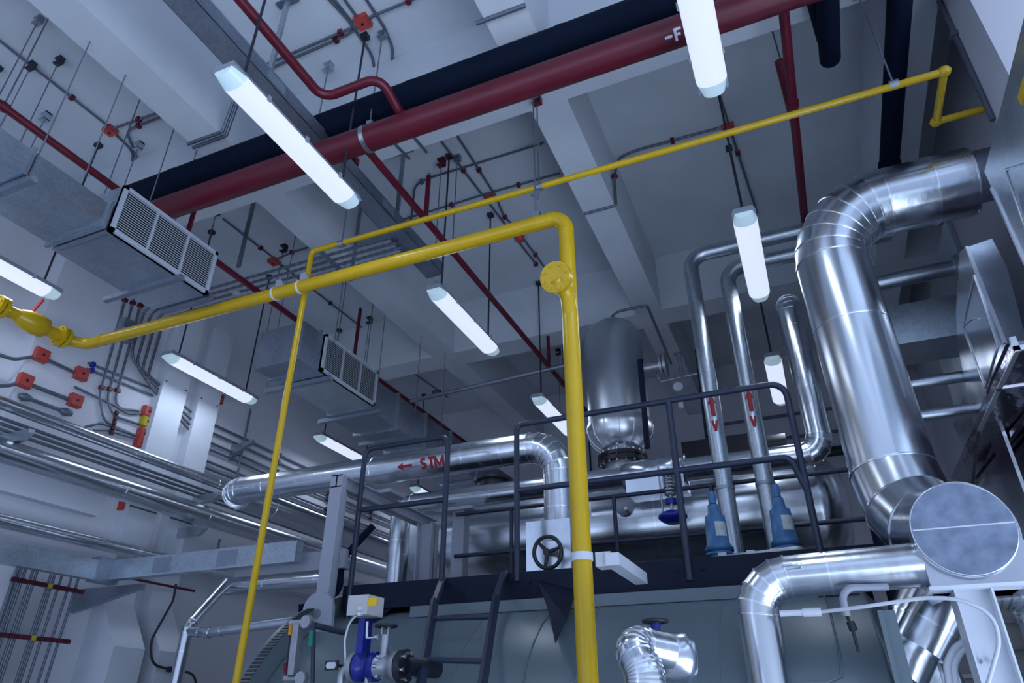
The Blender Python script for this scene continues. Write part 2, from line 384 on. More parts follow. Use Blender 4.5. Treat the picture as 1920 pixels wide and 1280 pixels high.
for p, a in (((1.25, 3.87, 4.88), 0), ((1.25, 3.46, 4.88), 1)): t.part('elbow', G().torus(p, (0, 0, 1), .012, .027, 14, 8), 'yellow_gloss')
for x in (-1.27, .99, -2.95):
    clamp(t, (x, 3.46, 4.89), (1, 0, 0), .024, 'galvanised_dull', .05); hanger(t, x, 3.46, 4.91, ZB if x != .99 else ZB, bm='red_pipe' if x < -1 else 'galvanised_dull')

# ------------------------------------------------------------------ cable tray and conduit rack
t = Thing('cable_tray', 'long galvanised cable tray running under the ceiling beside the big lamp', 'tray', (-3.0, 3, 5.52))
TX0, TX1, TZ = -3.06, -2.87, 5.52
t.part('trough', G().box((TX0, -1, TZ), (TX1, 4.95, TZ + .004)).box((TX0, -1, TZ), (TX0 + .004, 4.95, TZ + .11)).box((TX1 - .004, -1, TZ), (TX1, 4.95, TZ + .11)), 'galvanised_dull')
t.part('cover', G().box((TX0 - .006, -1, TZ + .11), (TX1 + .006, 4.95, TZ + .116)), 'galvanised')
t.part('end_plate', G().box((TX0, 4.946, TZ), (TX1, 4.95, TZ + .11)), 'galvanised')
for y in (1.1, 2.42, 3.9): t.part('joint_plate', G().box((TX1, y - .09, TZ + .02), (TX1 + .006, y + .09, TZ + .1)), 'galvanised')
for y in (2.42, 4.18):
    t.part('hanger_strut', G().bar((-2.96, y, TZ + .11), (-2.96, y, ZC), .042, .022), 'galvanised'); t.part('ceiling_foot', G().cbox((-2.96, y, ZC - .01), (.19, .06, .02)), 'galvanised_dull')
t.part('cross_bar', G().bar((-3.32, 4.14, TZ - .03), (-2.85, 4.14, TZ - .03), .06, .05), 'galvanised_dull')
for k in range(4):
    y = 4.2 + .085 * k
    pts = [(-2.97, y, 5.50), (-5.95 - .03 * k, y, 5.50), (-6.13, y, 5.42)]
    path = fil([(-3.0, y, 5.5), (-6.12 + .0 * k, y, 5.5), (-6.12, y, 4.86 - .05 * k), (-6.12, y + .9, 4.62 - .1 * k)], [.12, .18], 5)
    o = solo('rack_conduit', '%s of four parallel steel conduits between cable tray and left wall' % ('nearest', 'second nearest', 'third', 'farthest')[k], 'conduit', G().sweep(path, .014, 10), 'conduit_steel', 'parallel conduits to the left wall')
t = Thing('conduit_strut', 'galvanised strut hanger carrying the four parallel conduits', 'support', (-5.0, 4.3, 5.57))
t.part('cross_bar', G().bar((-4.75, 4.05, 5.47), (-4.75, 4.62, 5.47), .04, .03), 'galvanised'); t.part('drop_strut', G().bar((-4.75, 4.09, 5.57), (-4.75, 4.09, ZC), .042, .022), 'galvanised_dull'); t.part('junction_plate', G().cbox((-4.98, 4.33, 5.475), (.09, .07, .02)), 'label_cream')
t = Thing('conduit_strut', 'small strut bracket under the conduits at the left beam', 'support', (-3.75, 4.3, 5.4))
t.part('cross_bar', G().bar((-3.72, 4.05, 5.46), (-3.72, 4.6, 5.46), .04, .03), 'galvanised_dull'); t.part('drop_strut', G().bar((-3.72, 4.58, 5.46), (-3.72, 4.58, ZC), .035, .02), 'galvanised_dull')

# ------------------------------------------------------------------ air ducts on the left
DX0, DX1, DZ0, DZ1 = -4.53, -3.95, 4.5, 4.9
def grille(t, y0, y1, z0, z1, x):
    g = t.part('grille_frame', G().box((x, y0, z0), (x + .02, y1, z0 + .03)).box((x, y0, z1 - .03), (x + .02, y1, z1)).box((x, y0, z0), (x + .02, y0 + .03, z1)).box((x, y1 - .03, z0), (x + .02, y1, z1)), 'grille_paint')
    t.part('grille_back', G().box((x - .02, y0, z0), (x + .002, y1, z1)), 'grille_dark', g)
    for k in (1, 2):
        yc = y0 + (y1 - y0) * k / 3; t.part('mullion', G().box((x, yc - .008, z0 + .03), (x + .019, yc + .008, z1 - .03)), 'grille_paint', g)
    n = 18; me = None
    for k in range(n):
        z = z0 + .03 + (z1 - z0 - .06) * (k + .5) / n
        if me is None:
            me = mesh('slat', G().bar((.011, y0 + .03, 0), (.011, y1 - .03, 0), .014, .004, (.6, 0, 1)), 'grille_paint')
        link('slat', me, g, V((x, 0, z)) - t.loc)
def duct(name, label, y0, y1, gy0, gy1, end_near):
    t = Thing(name, label, 'duct', ((DX0 + DX1) / 2, gy0, DZ0))
    t.part('casing', G().box((DX0, gy0, DZ0), (DX1 - .02, gy1, DZ1)), 'galvanised')
    grille(t, gy0, gy1, DZ0, DZ1, DX1 - .02)
    return t
t = duct('air_duct', 'galvanised air duct with louvred grille at the upper left', 0, 3.18, 2.30, 3.18, 0)
zt = 4.93
t.part('trunk', G().box((DX0 - .03, -.8, DZ0 + .05), (DX1 - .06, 2.30, 4.72)), 'galvanised')
for y in (1.1, 1.72, 2.28): t.part('flange_frame', G().box((DX0 - .05, y - .012, DZ0 + .02), (DX1 - .04, y + .012, 4.74)), 'galvanised')
for y in (1.75, 2.9): t.part('support_angle', G().bar((DX0 - .2, y, DZ0 - .02), (DX1 + .03, y, DZ0 - .02), .04, .04), 'galvanised_dull')
hanger(t, -4.0, 1.75, DZ0 - .03, ZB, bracket=False, r=.005)
for x, y in ((-4.9, 1.75), (-4.02, 2.06)): hanger(t, x, y, DZ0 + .3, ZC, bracket=True, r=.005)
for x, y in ((-5.37, 2.02), (-5.1, 2.08), (-4.62, 2.55), (-4.3, 2.72)): hanger(t, x, y, DZ1 + .02 if x > -4.6 else 4.9, ZC, r=.005, bm='dark_rod')
t.part('rust_streak', G().box((DX0 + .05, 2.32, DZ0 - .002), (DX1 - .05, 2.34, DZ0)), 'galvanised_dull')
t.part('end_bracket', G().bar((DX0 + .05, 3.22, DZ0 + .0), (DX1, 3.22, DZ0 + .0), .05, .05), 'galvanised_dull')
t = duct('air_duct', 'galvanised air duct with louvred grille in the middle distance behind the thin yellow drop', 4.4, 9, 4.62, 5.54, 1)
t.part('box_section', G().box((DX0 - .03, 4.38, DZ0 + .02), (DX1 - .08, 4.62, zt)), 'galvanised_dull')
t.part('flange_frame', G().box((DX0 - .05, 4.60, DZ0), (DX1 - .06, 4.625, zt + .02)), 'galvanised')
t.part('damper_knob', G().cyl((DX1 - .3, 4.59, 4.75), (DX1 - .3, 4.55, 4.75), .03, 10).bar((DX1 - .36, 4.56, 4.74), (DX1 - .2, 4.56, 4.78), .01, .02), 'dark_rod')
t.part('trunk', G().box((DX0 - .05, 5.54, DZ0 - .02), (DX1 - .10, 9.6, DZ1 - .03)), 'galvanised_dull')
for y in (6.1, 6.75, 7.4, 8.2): t.part('flange_frame', G().box((DX0 - .08, y - .014, DZ0 - .05), (DX1 - .07, y + .014, DZ1)), 'galvanised')
for y in (4.75, 5.62, 6.4): t.part('support_angle', G().bar((DX0 - .2, y, DZ0 - .03), (DX1 + .02, y, DZ0 - .03), .045, .045), 'galvanised_dull')
for x, y in ((-3.93, 4.72), (-4.7, 4.72), (-4.45, 5.4), (-4.2, 5.9), (-3.98, 6.4), (-3.9, 6.9)): hanger(t, x, y, DZ0, ZC, r=.005, bm='dark_rod')

# ------------------------------------------------------------------ ceiling conduits, clips and junction boxes
def conduit(label, pts, r=.0115, bend=.12, clips=(), m='conduit_steel', cm='red_pipe', name='ceiling_conduit', group=None, up=(0, 0, 1)):
    path = fil(pts, bend, 5); t = Thing(name, label, 'conduit', path[0], group); t.part('conduit', G().sweep(path, r, 10), m)
    for d in clips:
        p, tg = along(path, d); t.part('clip', G().bar(p - tg * .018, p + tg * .018, r * 2 + .022, r * 2 + .022, up), cm)
    return t
def jbox(label, p, ax, s=.10, d=.05, m='red_box', name='junction_box', group=None):
    p = V(p); t = Thing(name, label, 'junction box', p, group); ax = V(ax); sz = [s, s, s]
    for i in range(3):
        if abs(ax[i]) > .5: sz[i] = d
    t.part('case', G().cbox(p + ax * d / 2, sz), m); q = [k * .9 if abs(ax[i]) < .5 else .008 for i, k in enumerate(sz)]
    t.part('lid', G().cbox(p + ax * (d + .004), q), m)
    q = [.022 if abs(ax[i]) < .5 else .004 for i in range(3)]; t.part('knockout', G().cbox(p + ax * (d + .009), q), 'black_iron')
    return t
DN = (0, 0, -1); zc = ZC - .02
def C(*pts, z=zc): return [PZ(px, py, z) for px, py in pts]
conduit('steel ceiling conduit running along the left edge to the first red box', C((-60, 30), (205, 238)), clips=(.9, 1.5, 2.2))
jbox('red junction box on the ceiling above the left air duct', PZ(208, 241, ZC), DN)
conduit('steel conduit leaving the left red box toward the first long beam', C((215, 240), (305, 208)), clips=(.3,))
conduit('curved steel conduit bending down behind the left grille', C((305, 218), (236, 245), (255, 290), (228, 400)), bend=.16, clips=(.3, .9))
conduit('second curved steel conduit bending from the left red box', C((210, 245), (250, 285), (235, 400)), bend=.2)
conduit('double bend conduit wrapping under the first long beam', [PZ(352, 270, ZB - .015), PZ(417, 247, ZB - .015), PZ(438, 190, ZB + .18)], bend=.02, m='conduit_steel', r=.014)
conduit('parallel conduit wrapping under the first long beam', [PZ(362, 277, ZB - .015), PZ(424, 254, ZB - .015), PZ(445, 195, ZB + .18)], bend=.02, r=.014)
conduit('long ceiling conduit crossing to the red box near the top edge', C((478, 130), (660, 52)), clips=(.9,))
conduit('ceiling conduit just below the one reaching the top red box', C((490, 136), (650, 66), (700, 30)), clips=(.8,))
conduit('ceiling conduit leaving the top red box to the right', C((695, 32), (790, -8)), clips=(.35,))
jbox('red junction box on the ceiling near the top edge', PZ(681, 37, ZC), DN, .115)
conduit('curved conduit dropping behind the black pipe left of its twin', C((605, -15), (655, 40), (703, 110), (694, 200)), bend=.35, clips=(1.1,))
conduit('curved conduit dropping behind the black pipe right of its twin', C((678, -15), (720, 50), (737, 90), (730, 190)), bend=.3, clips=(.9,))
for i, (a, b, lb) in enumerate((((620, -10), (660, 42), 'left'), ((640, -10), (668, 30), 'right'))): conduit('short %s conduit at the top edge entering the red box' % lb, C(a, b))
conduit('conduit running along the soffit of the cross beam to the right', [PZ(645, 305, ZB - .015), PZ(650, 280, ZB - .015), PZ(700, 255, ZB - .015), PZ(1460, -20, ZB - .015)], bend=.2, clips=(.35, 1.05, 2.0), cm='conduit_steel')
conduit('left conduit of a pair crossing the beam soffit under the red main', [PZ(700, 228, ZB - .015), PZ(768, 298, ZB - .015)], cm='galvanised')
conduit('right conduit of a pair crossing the beam soffit under the red main', [PZ(742, 215, ZB - .015), PZ(800, 286, ZB - .015)], cm='galvanised')
conduit('left ceiling conduit running back from the cross beam in the middle bay', C((822, 258), (1005, 495)), clips=(.5, 3.0))
conduit('right ceiling conduit running back to the middle red box', C((858, 255), (928, 365), (945, 405), (965, 425)), clips=(.5, 1.3))
conduit('upper ceiling conduit crossing the middle bay with a left bend', C((770, 420), (778, 345), (810, 332), (1020, 268)), bend=.25, clips=(.75,), cm='conduit_steel')
conduit('lower ceiling conduit crossing the middle bay through the red box', C((745, 415), (865, 378), (915, 362), (1050, 325)), bend=.1, clips=(.7, 1.5))
jbox('red junction box on the ceiling above the middle of the yellow pipes', PZ(921, 365, ZC), DN, .10)
conduit('ceiling conduit continuing back past the yellow blind flange', C((965, 425), (1120, 635)), clips=(.6, 1.6))
o = solo('alarm_sounder', 'round red alarm sounder on the ceiling just below the fat yellow pipe', 'alarm', G().lathe(PZ(975, 440, ZC), DN, [(0, .05), (.05, .055), (.08, .05), (.10, .02)], 16), 'red_bright')
conduit('conduit curving off the right long beam to the red box behind the thin yellow pipe', [PZ(1095, 401, ZB - .015), PZ(1155, 385, ZB - .012), PZ(1152, 330, ZB + .3), PZ(1160, 295, zc), PZ(1200, 280, zc), PZ(1362, 236, zc)], bend=[.02, .05, .2, .2], r=.013, clips=(.62, 1.6))
jbox('red junction box on the ceiling of the right bay', PZ(1365, 237, ZC), DN, .11)
conduit('ceiling conduit running back between the right bay lamps', C((1340, 150), (1366, 232), (1420, 400)), clips=(1.0,))
conduit('ceiling conduit in the bay right of the left air duct with dark box', C((418, 410), (515, 485)), clips=(.6,), cm='red_pipe')
jbox('dim red junction box on the ceiling behind the conduit rack', PZ(514, 487, ZC), DN, .11)
conduit('ceiling conduit from the dim red box to the long beam', C((520, 485), (550, 472), (585, 462)), clips=(.25,))
conduit('ceiling conduit running back above the second air duct', C((525, 495), (712, 640)), clips=(1.0, 2.1), cm='dark_rod')
jbox('dim red junction box above the second air duct', PZ(713, 641, ZC), DN, .12)
conduit('bent conduit beside the red sprinkler riser', C((716, 645), (722, 670), (720, 685)), bend=.2)
conduit('ceiling conduit in the darkest bay beyond the second cross beam', C((762, 690), (840, 745)), clips=(1.0,), cm='dark_rod')
jbox('dark junction box in the farthest left bay', PZ(820, 734, ZC), DN, .14, m='boiler_dark')
conduit('small conduit stub on the beam at the top centre', [PZ(893, 44, ZB - .015), PZ(985, 10, ZB - .015)], r=.016)
conduit('grey wall conduit running up the right column', [PX(1752, -20, 1.505), PX(1862, 225, 1.505)], r=.018, clips=(.45,), cm='conduit_steel', up=(1, 0, 0))
def channel(label, p, m='galvanised_dull', s=.075, rod=None, rm='rod_steel'):
    p = V(p); t = Thing('ceiling_bracket', label, 'bracket', p); t.part('channel', G().cbox(p + V((0, 0, -.008)), (s, s * .8, .016)).cbox(p + V((s / 2 - .006, 0, -.045)), (.012, s * .8, .09)).cbox(p + V((0, 0, -.085)), (s, s * .8, .012)), m)
    if rod: t.part('rod', G().cyl(p, p + V((0, 0, -rod)), .0055, 8), rm)
for q, lb, m, rod in (((617, 120), 'grey ceiling bracket with rod left of the bent red branch', 'galvanised', .95), ((262, 268), 'grey ceiling bracket beside the curved conduits at left', 'galvanised', .6), ((88, 213), 'grey ceiling bracket above the far left duct', 'galvanised', .8),
                  ((828, 298), 'maroon ceiling bracket with rod in the middle bay', 'red_pipe', 1.2), ((408, 390), 'black ceiling bracket just right of the first grille', 'dark_rod', 1.1), ((533, 460), 'black ceiling bracket near the conduit rack', 'dark_rod', 1.3),
                  ((693, 595), 'black ceiling bracket right of the second duct grille', 'dark_rod', 1.0), ((1635, 83), 'pale grey ceiling bracket left of the black pipe at right', 'galvanised', .8), ((1012, 560), 'black ceiling bracket left of the yellow riser', 'dark_rod', 1.5), ((1046, 655), 'black ceiling bracket behind the yellow riser', 'dark_rod', 1.2)):
    channel(lb, PZ(q[0], q[1], ZC), m, rod=rod)
conduit('galvanised water pipe crossing low under the far beams', [PY(770, 752, 7.0), PY(1090, 678, 7.0)], r=.028, name='cross_pipe', m='galvanised_dull')

# ------------------------------------------------------------------ left wall: trunkings, pipes, conduits, boxes
def wallpt(px, py, d=.02): return PX(px, py, XL + d)
for (y0, y1, lb) in ((4.62, 4.95, 'wide white cable trunking on the left wall, nearer of two'), (5.12, 5.42, 'white cable trunking on the left wall, farther of two')):
    t = Thing('cable_trunking', lb, 'trunking', (XL, y0, 0))
    t.part('cover', G().box((XL + .0, y0, 2.55), (XL + .13, y1, 5.72)), 'trunking_white')
    t.part('lower_cover', G().prism([(XL, y0, 2.55), (XL + .13, y0, 2.55), (XL + .42, y0, 2.15), (XL + .42, y0, .6), (XL, y0, .6)], (0, y1 - y0, 0)), 'trunking_white')
    for z in (3.0, 3.9, 4.8):
        for y in (y0 + .03, y1 - .03): t.part('screw', G().cyl((XL + .13, y, z), (XL + .135, y, z), .009, 8), 'dark_rod')
    t.part('joint_strip', G().box((XL + .13, y0, 3.42), (XL + .133, y1, 3.435)), 'conduit_wall')
def wall_pipe(name, label, x, z, r, y0, y1, m, seams):
    t = Thing(name, label, 'pipe', (x, y0, z)); t.part('cladding', G().cyl((x, y0, z), (x, y1, z), r, 24), m)
    for y in seams: t.part('seam_band', G().band((x, y, z), (0, 1, 0), r + .003, .009, 24), 'seam_metal')
    return t
wall_pipe('clad_pipe', 'thickest shiny clad pipe running along the left wall', -5.9, 3.5, .103, 0, 9.5, 'aluminium_y', (2.2, 3.1, 4.35, 5.4, 6.7, 8))
wall_pipe('clad_pipe', 'lower thin shiny clad pipe along the left wall', -5.9, 2.98, .056, 0, 5.35, 'aluminium_y', (2.3, 3.6, 4.7))
wall_pipe('clad_pipe', 'upper slim shiny pipe along the left wall', -5.92, 3.88, .052, 0, 9.5, 'aluminium_y', (2.9, 4.4, 5.5, 7))
for k, (z, lb) in enumerate(((3.79, 'upper'), (3.745, 'middle'), (3.70, 'lower'))): conduit('%s of three thin conduits under the upper wall pipe' % lb, [(-6.0, 0, z), (-6.0, 9.5, z)], r=.014, m='conduit_wall', name='wall_conduit')
for y, z, lb in ((3.25, 3.62, 'left edge'), (5.35, 3.66, 'middle'), (5.25, 3.28, 'lower')):
    t = Thing('wall_bracket', 'galvanised cantilever bracket holding the wall pipes, %s one' % lb, 'bracket', (XL, y, z))
    t.part('arm', G().prism([(XL, y, z + .06), (XL + .5, y, z + .06), (XL + .5, y, z + .03), (XL + .42, y, z - .03), (XL, y, z - .03)], (0, .05, 0)), 'galvanised'); t.part('back_plate', G().box((XL, y - .03, z - .12), (XL + .02, y + .08, z + .12)), 'galvanised_dull')
# high conduit bundles beyond the trunkings
for k, z in enumerate((4.62, 4.52, 4.40, 4.32, 4.18, 4.10)):
    conduit('%s of six long conduits along the far left wall' % ('topmost', 'second', 'third', 'fourth', 'fifth', 'lowest')[k], [(XL + .03, 5.45, z), (XL + .03, YB - .1, z)], r=.014, m='conduit_wall', clips=(1.2, 2.3, 3.4), cm='dark_rod', name='wall_conduit', up=(1, 0, 0))
for k, z in enumerate((3.34, 3.40, 3.46)):
    conduit('%s of three conduits behind the steam pipe elbow' % ('lowest', 'middle', 'topmost')[k], [(XL + .03, 6.2, z + .55), (XL + .03, YB - .1, z + .55)], r=.012, m='conduit_steel', name='wall_conduit', clips=(1.3,), cm='dark_rod', up=(1, 0, 0))
# three vertical conduits through a box to the red boxes
for k, (dx, zb, nm) in enumerate(((0, 820, 'left'), (15, 795, 'middle'), (29, 770, 'right'))):
    conduit('%s of three vertical conduits through the grey wall box' % nm, [wallpt(236 + dx, 555 + dx * .35), wallpt(187 + dx, 740 + dx * .3), wallpt(194 + dx, 790 - k * 12), wallpt(262 - k, zb)], bend=.16, r=.0125, m='conduit_wall', clips=(.05, 1.05), name='wall_conduit', up=(1, 0, 0))
for k, (a, b) in enumerate((((165, 680), (310, 738)), ((163, 691), (302, 748)))):
    conduit('%s of two wall conduits ending in blue clips' % ('upper', 'lower')[k], [wallpt(*a), wallpt(*b)], r=.0125, m='conduit_wall', clips=(.05,), cm='royal_blue', name='wall_conduit', up=(1, 0, 0))
conduit('slanting wall conduit entering the top red wall box', [wallpt(140, 725), wallpt(215, 760), wallpt(242, 778), wallpt(265, 774)], bend=.2, m='conduit_wall', name='wall_conduit')
conduit('conduit from behind the shiny pipe to the third red wall box', [wallpt(160, 800), wallpt(190, 793), wallpt(255, 817)], bend=.1, m='conduit_wall', name='wall_conduit')
conduit('conduit from behind the shiny pipe to the lowest red wall box', [wallpt(175, 806), wallpt(200, 806), wallpt(255, 822)], bend=.1, m='conduit_wall', name='wall_conduit')
t = Thing('conduit_strip', 'dark strip with maroon clips across the wall conduits', 'clip strip', wallpt(215, 795)); t.part('strip', G().bar(wallpt(219, 770, .03), wallpt(208, 815, .03), .03, .02, (1, 0, 0)), 'dark_rod')
for k in range(5): t.part('clip', G().cbox(wallpt(219 - k * 2.5, 774 + k * 9.5, .04), (.03, .03, .03)), 'red_pipe')
t = Thing('wall_box', 'grey sheet metal box on the left wall above the yellow pipe', 'box', wallpt(233, 610)); a = wallpt(214, 620, .0); b = wallpt(250, 598, 0)
t.part('case', G().box((XL, a.y, a.z - .08), (XL + .12, b.y, a.z + .14)), 'galvanised_dull'); t.part('cover', G().box((XL + .12, a.y, a.z - .08), (XL + .125, (a.y * .4 + b.y * .6), a.z + .02)), 'white_plastic')
for q, m, lb in (((272, 773), 'red_box', 'top red junction box in the column beside the white trunking'), ((269, 792), 'yellow_box', 'yellow junction box between red ones beside the white trunking'), ((263, 815), 'red_box', 'second red junction box below the yellow one'), ((258, 832), 'red_box', 'lowest red junction box beside the white trunking, half behind the pipe'),
                 ((73, 667), 'red_box', 'red junction box below the yellow valve, upper left'), ((148, 702), 'red_box', 'red end box right of the upper wall conduit'), ((42, 715), 'red_box', 'orange red junction box at the left, lower row'), ((137, 752), 'red_box', 'red corner box at the end of the lower wall conduit'),
                 ((230, 948), 'red_box', 'red junction box on the wall under the thick shiny pipe'), ((12, 868), 'red_box', 'red junction box below the thick pipe at the left edge'), ((406, 748), 'red_box', 'red junction box half hidden behind the farther trunking')):
    jbox(lb, PX(q[0], q[1], XL), (1, 0, 0), .11 if q[0] > 200 else .12, .06, m, 'wall_junction_box')
conduit('upper grey wall conduit between two red boxes', [wallpt(-30, 655), wallpt(25, 674), wallpt(73, 667), wallpt(148, 702)], bend=.2, r=.016, m='conduit_wall', name='wall_conduit')
conduit('lower grey wall conduit between two red boxes', [wallpt(-30, 725), wallpt(20, 722), wallpt(42, 715), wallpt(137, 752)], bend=.15, r=.018, m='conduit_wall', name='wall_conduit')
t = conduit('wall conduit with two cast grey end fittings', [wallpt(40, 742), wallpt(130, 775)], r=.016, m='conduit_wall', name='wall_conduit')
for q in ((45, 744), (122, 772)): t.part('end_fitting', G().sweep([wallpt(q[0] - 9, q[1] - 4, .03), wallpt(q[0], q[1], .03), wallpt(q[0] + 12, q[1] + 4, .03)], [.02, .04, .025], 12), 'conduit_wall')
t = conduit('wall conduit with grey fitting under the thick shiny pipe', [wallpt(-20, 858), wallpt(75, 892)], r=.018, m='conduit_wall', name='wall_conduit'); t.part('end_fitting', G().sweep([wallpt(68, 889, .03), wallpt(80, 894, .03), wallpt(97, 898, .03)], [.025, .05, .03], 12), 'conduit_wall'); t.part('lever', G().bar(wallpt(72, 884, .03), wallpt(96, 891, .03), .03, .03, (1, 0, 0)), 'red_pipe')
# vertical conduit rack, lower left
XW = XL + .22
for k, px in enumerate((33, 40, 48, 62, 70, 96, 103, 116, 134, 147)):
    conduit('%s vertical conduit from the left in the rack at the lower left' % ('first', 'second', 'third', 'fourth', 'fifth', 'sixth', 'seventh', 'eighth', 'ninth', 'tenth')[k], [PX(px, 1058 + px * .18, XW + .03), V((XW + .03, PX(px, 1058, XW + .03).y, .9))], r=.0115, m='conduit_wall', name='rack_conduit')
for k, (a, b) in enumerate((((22, 1085), (157, 1110)), ((-15, 1188), (131, 1203)))):
    t = Thing('conduit_strip', '%s strip of maroon clips across the lower left conduit rack' % ('upper', 'lower')[k], 'clip strip', PX(*a, XW)); p, q = PX(*a, XW + .045), PX(*b, XW + .045); t.part('strip', G().bar(p, q, .03, .02, (1, 0, 0)), 'dark_rod')
    for i in range(11): t.part('clip', G().cbox(p.lerp(q, (i + .5) / 11), (.03, .04, .035)), 'red_pipe' if i != 5 else 'yellow_box')
# galvanised cable channel with corner
t = Thing('cable_channel', 'galvanised cable channel along the left wall turning toward the boiler', 'tray', (-5.6, 4.25, 2.66))
t.part('wall_run', G().box((-5.68, 0, 2.62), (-5.6, 4.3, 2.78)), 'galvanised'); t.part('cross_run', G().box((-5.68, 4.25, 2.64), (-3.62, 4.33, 2.80)), 'galvanised'); t.part('corner_plate', G().box((-5.70, 4.12, 2.61), (-5.585, 4.345, 2.81)), 'galvanised_dull')
t.part('support_arm', G().prism([(XL, 4.42, 2.62), (-5.4, 4.42, 2.62), (-5.4, 4.42, 2.58), (XL, 4.42, 2.42)], (0, .05, 0)), 'galvanised_dull')
for x in (-5.0, -4.3): t.part('joint_plate', G().box((x - .1, 4.246, 2.66), (x + .1, 4.25, 2.78)), 'galvanised_dull')
# clad pipes in the lower left
clad_pipe('clad_pipe', 'slim clad pipe climbing the wall at the bottom left', [(-5.15, 4.8, .4), (-5.15, 4.8, 2.3), (-5.3, 5.3, 2.75)], .052, .12, n=3, seams=(1.2, 1.7))
clad_pipe('clad_pipe', 'short clad branch pipe left of the thin yellow drop', [(-5.15, 4.8, 2.26), (-4.9, 4.8, 2.24), (-3.9, 4.8, 2.3)], .04, .3, n=3, seams=(.15, .4))
clad_pipe('clad_pipe', 'dim clad pipe with an elbow down behind the boiler end ring', [(-5.4, 5.4, 2.72), (-4.1, 5.4, 2.72), (-4.1, 5.4, 1.6)], .065, .13, n=4, seams=(.5, 1.1))
conduit('thin dark conduit hanging in a loop on the lower left wall', [PX(330, 1095, -5.75), PX(325, 1125, -5.75), PX(283, 1200, -5.75), PX(283, 1245, -5.75), PX(320, 1255, -5.75), PX(365, 1262, -5.75), PX(370, 1300, -5.75)], bend=.15, m='dark_rod', name='wall_conduit', clips=(.95,), cm='dark_rod')
conduit('dark fixing rod beneath the channel by the wall', [PX(412, 1010, -5.9), PX(402, 1060, -5.9)], m='conduit_steel', name='wall_conduit')
conduit('maroon capped copper line on the lower left wall', [PX(250, 1085, -6.0), PX(365, 1108, -6.0)], r=.012, m='red_pipe', name='wall_conduit')

# ------------------------------------------------------------------ boiler
BY, BZ, BR = 4.90, .93, 1.40
t = Thing('boiler', 'large grey green horizontal boiler shell beneath the platform', 'boiler', (-1.2, BY, 0))
shell = t.part('shell', G().cyl((-3.3, BY, BZ), (.22, BY, BZ), BR, 96), 'boiler_paint')
for x in (-2.0, -.52): t.part('weld_seam', G().band((x, BY, BZ), (1, 0, 0), BR + .003, .012, 96), 'boiler_paint', shell)
ring = t.part('end_ring', G().band((-3.36, BY, BZ), (1, 0, 0), BR + .13, .10, 96), 'boiler_paint')
for k in range(40):
    a = math.radians(113 + k * 1.1); c = V((-3.34, BY + math.cos(a) * (BR + .131), BZ + math.sin(a) * (BR + .131))); d = V((0, math.cos(a), math.sin(a)))
    t.part('ring_slot', G().bar(c - V((.035, 0, 0)), c + V((.035, 0, 0)), .014, .006, d), 'black_iron', ring)
t.part('end_plate', G().lathe((-3.42, BY, BZ), (-1, 0, 0), [(0, BR - .02), (.06, BR - .05), (.14, BR - .3), (.16, .2)], 64), 'boiler_paint')
t.part('side_panel', G().lathe((.22, BY, BZ), (1, 0, 0), [(0, BR), (.01, BR), (.02, BR - .05), (.14, BR - .2), (.2, .3)], 64), 'boiler_paint')
for x in (-.12, -1.4):
    pl = []
    for k in range(17):
        a = k * 2 * math.pi / 16; pl.append((x + .16 * max(-1, min(1, 1.3 * math.cos(a))), 1.98 + .24 * max(-1, min(1, 1.25 * math.sin(a)))))
    pts = [V((px, BY - math.sqrt(BR ** 2 - (pz - BZ) ** 2) - .004, pz)) for px, pz in pl]; t.part('inspection_rim', G().sweep(pts, .006, 6), 'boiler_paint', shell)
t.part('top_channel', G().box((-2.6, 4.30, 2.20), (-.3, 4.36, 2.27)), 'boiler_paint')
# lifting lug, service frame
t = Thing('support_frame', 'grey steel goalpost frame holding the steam pipe at the platform end', 'frame', (-3.30, 4.0, 2.3)); fx = -3.28
ft = PY(655, 888, 4.22).z
t.part('front_post', G().box((fx - .055, 4.20, 2.25), (fx + .055, 4.26, ft)), 'frame_grey'); t.part('post_web', G().box((fx - .01, 4.26, 2.25), (fx + .01, 4.34, ft)), 'frame_grey')
t.part('top_beam', G().box((fx - .05, 4.2, ft - .1), (fx + .05, 5.75, ft - .09)).box((fx - .05, 4.2, ft - .01), (fx + .05, 5.75, ft)).box((fx - .006, 4.2, ft - .1), (fx + .006, 5.75, ft)), 'frame_grey')
t.part('rear_post', G().box((fx + .02, 5.42, 2.4), (fx + .03, 5.56, ft - .1)).box((fx + .16, 5.42, 2.4), (fx + .17, 5.56, ft - .1)).box((fx + .02, 5.48, 2.4), (fx + .17, 5.49, ft - .1)), 'frame_grey')
t.part('pipe_saddle', G().box((fx - .02, 4.75, ft), (fx + .14, 5.0, ft + .03)), 'frame_grey')
lug = [(fx + .13 * math.cos(a), 4.17, 2.26 + .13 * math.sin(a)) for a in [math.pi * k / 14 for k in range(15)]]
t.part('lifting_lug', G().prism([(fx + .14, 4.17, 2.10)] + lug + [(fx - .14, 4.17, 2.10)], (0, .03, 0)), 'frame_grey'); t.part('lug_hole', G().cyl((fx, 4.168, 2.24), (fx, 4.18, 2.24), .034, 20), 'boiler_dark')
t.part('side_channel', G().box((-4.35, 4.42, 2.62), (fx, 4.46, 2.74)).box((-4.35, 4.42, 2.60), (fx, 4.52, 2.62)), 'frame_grey')
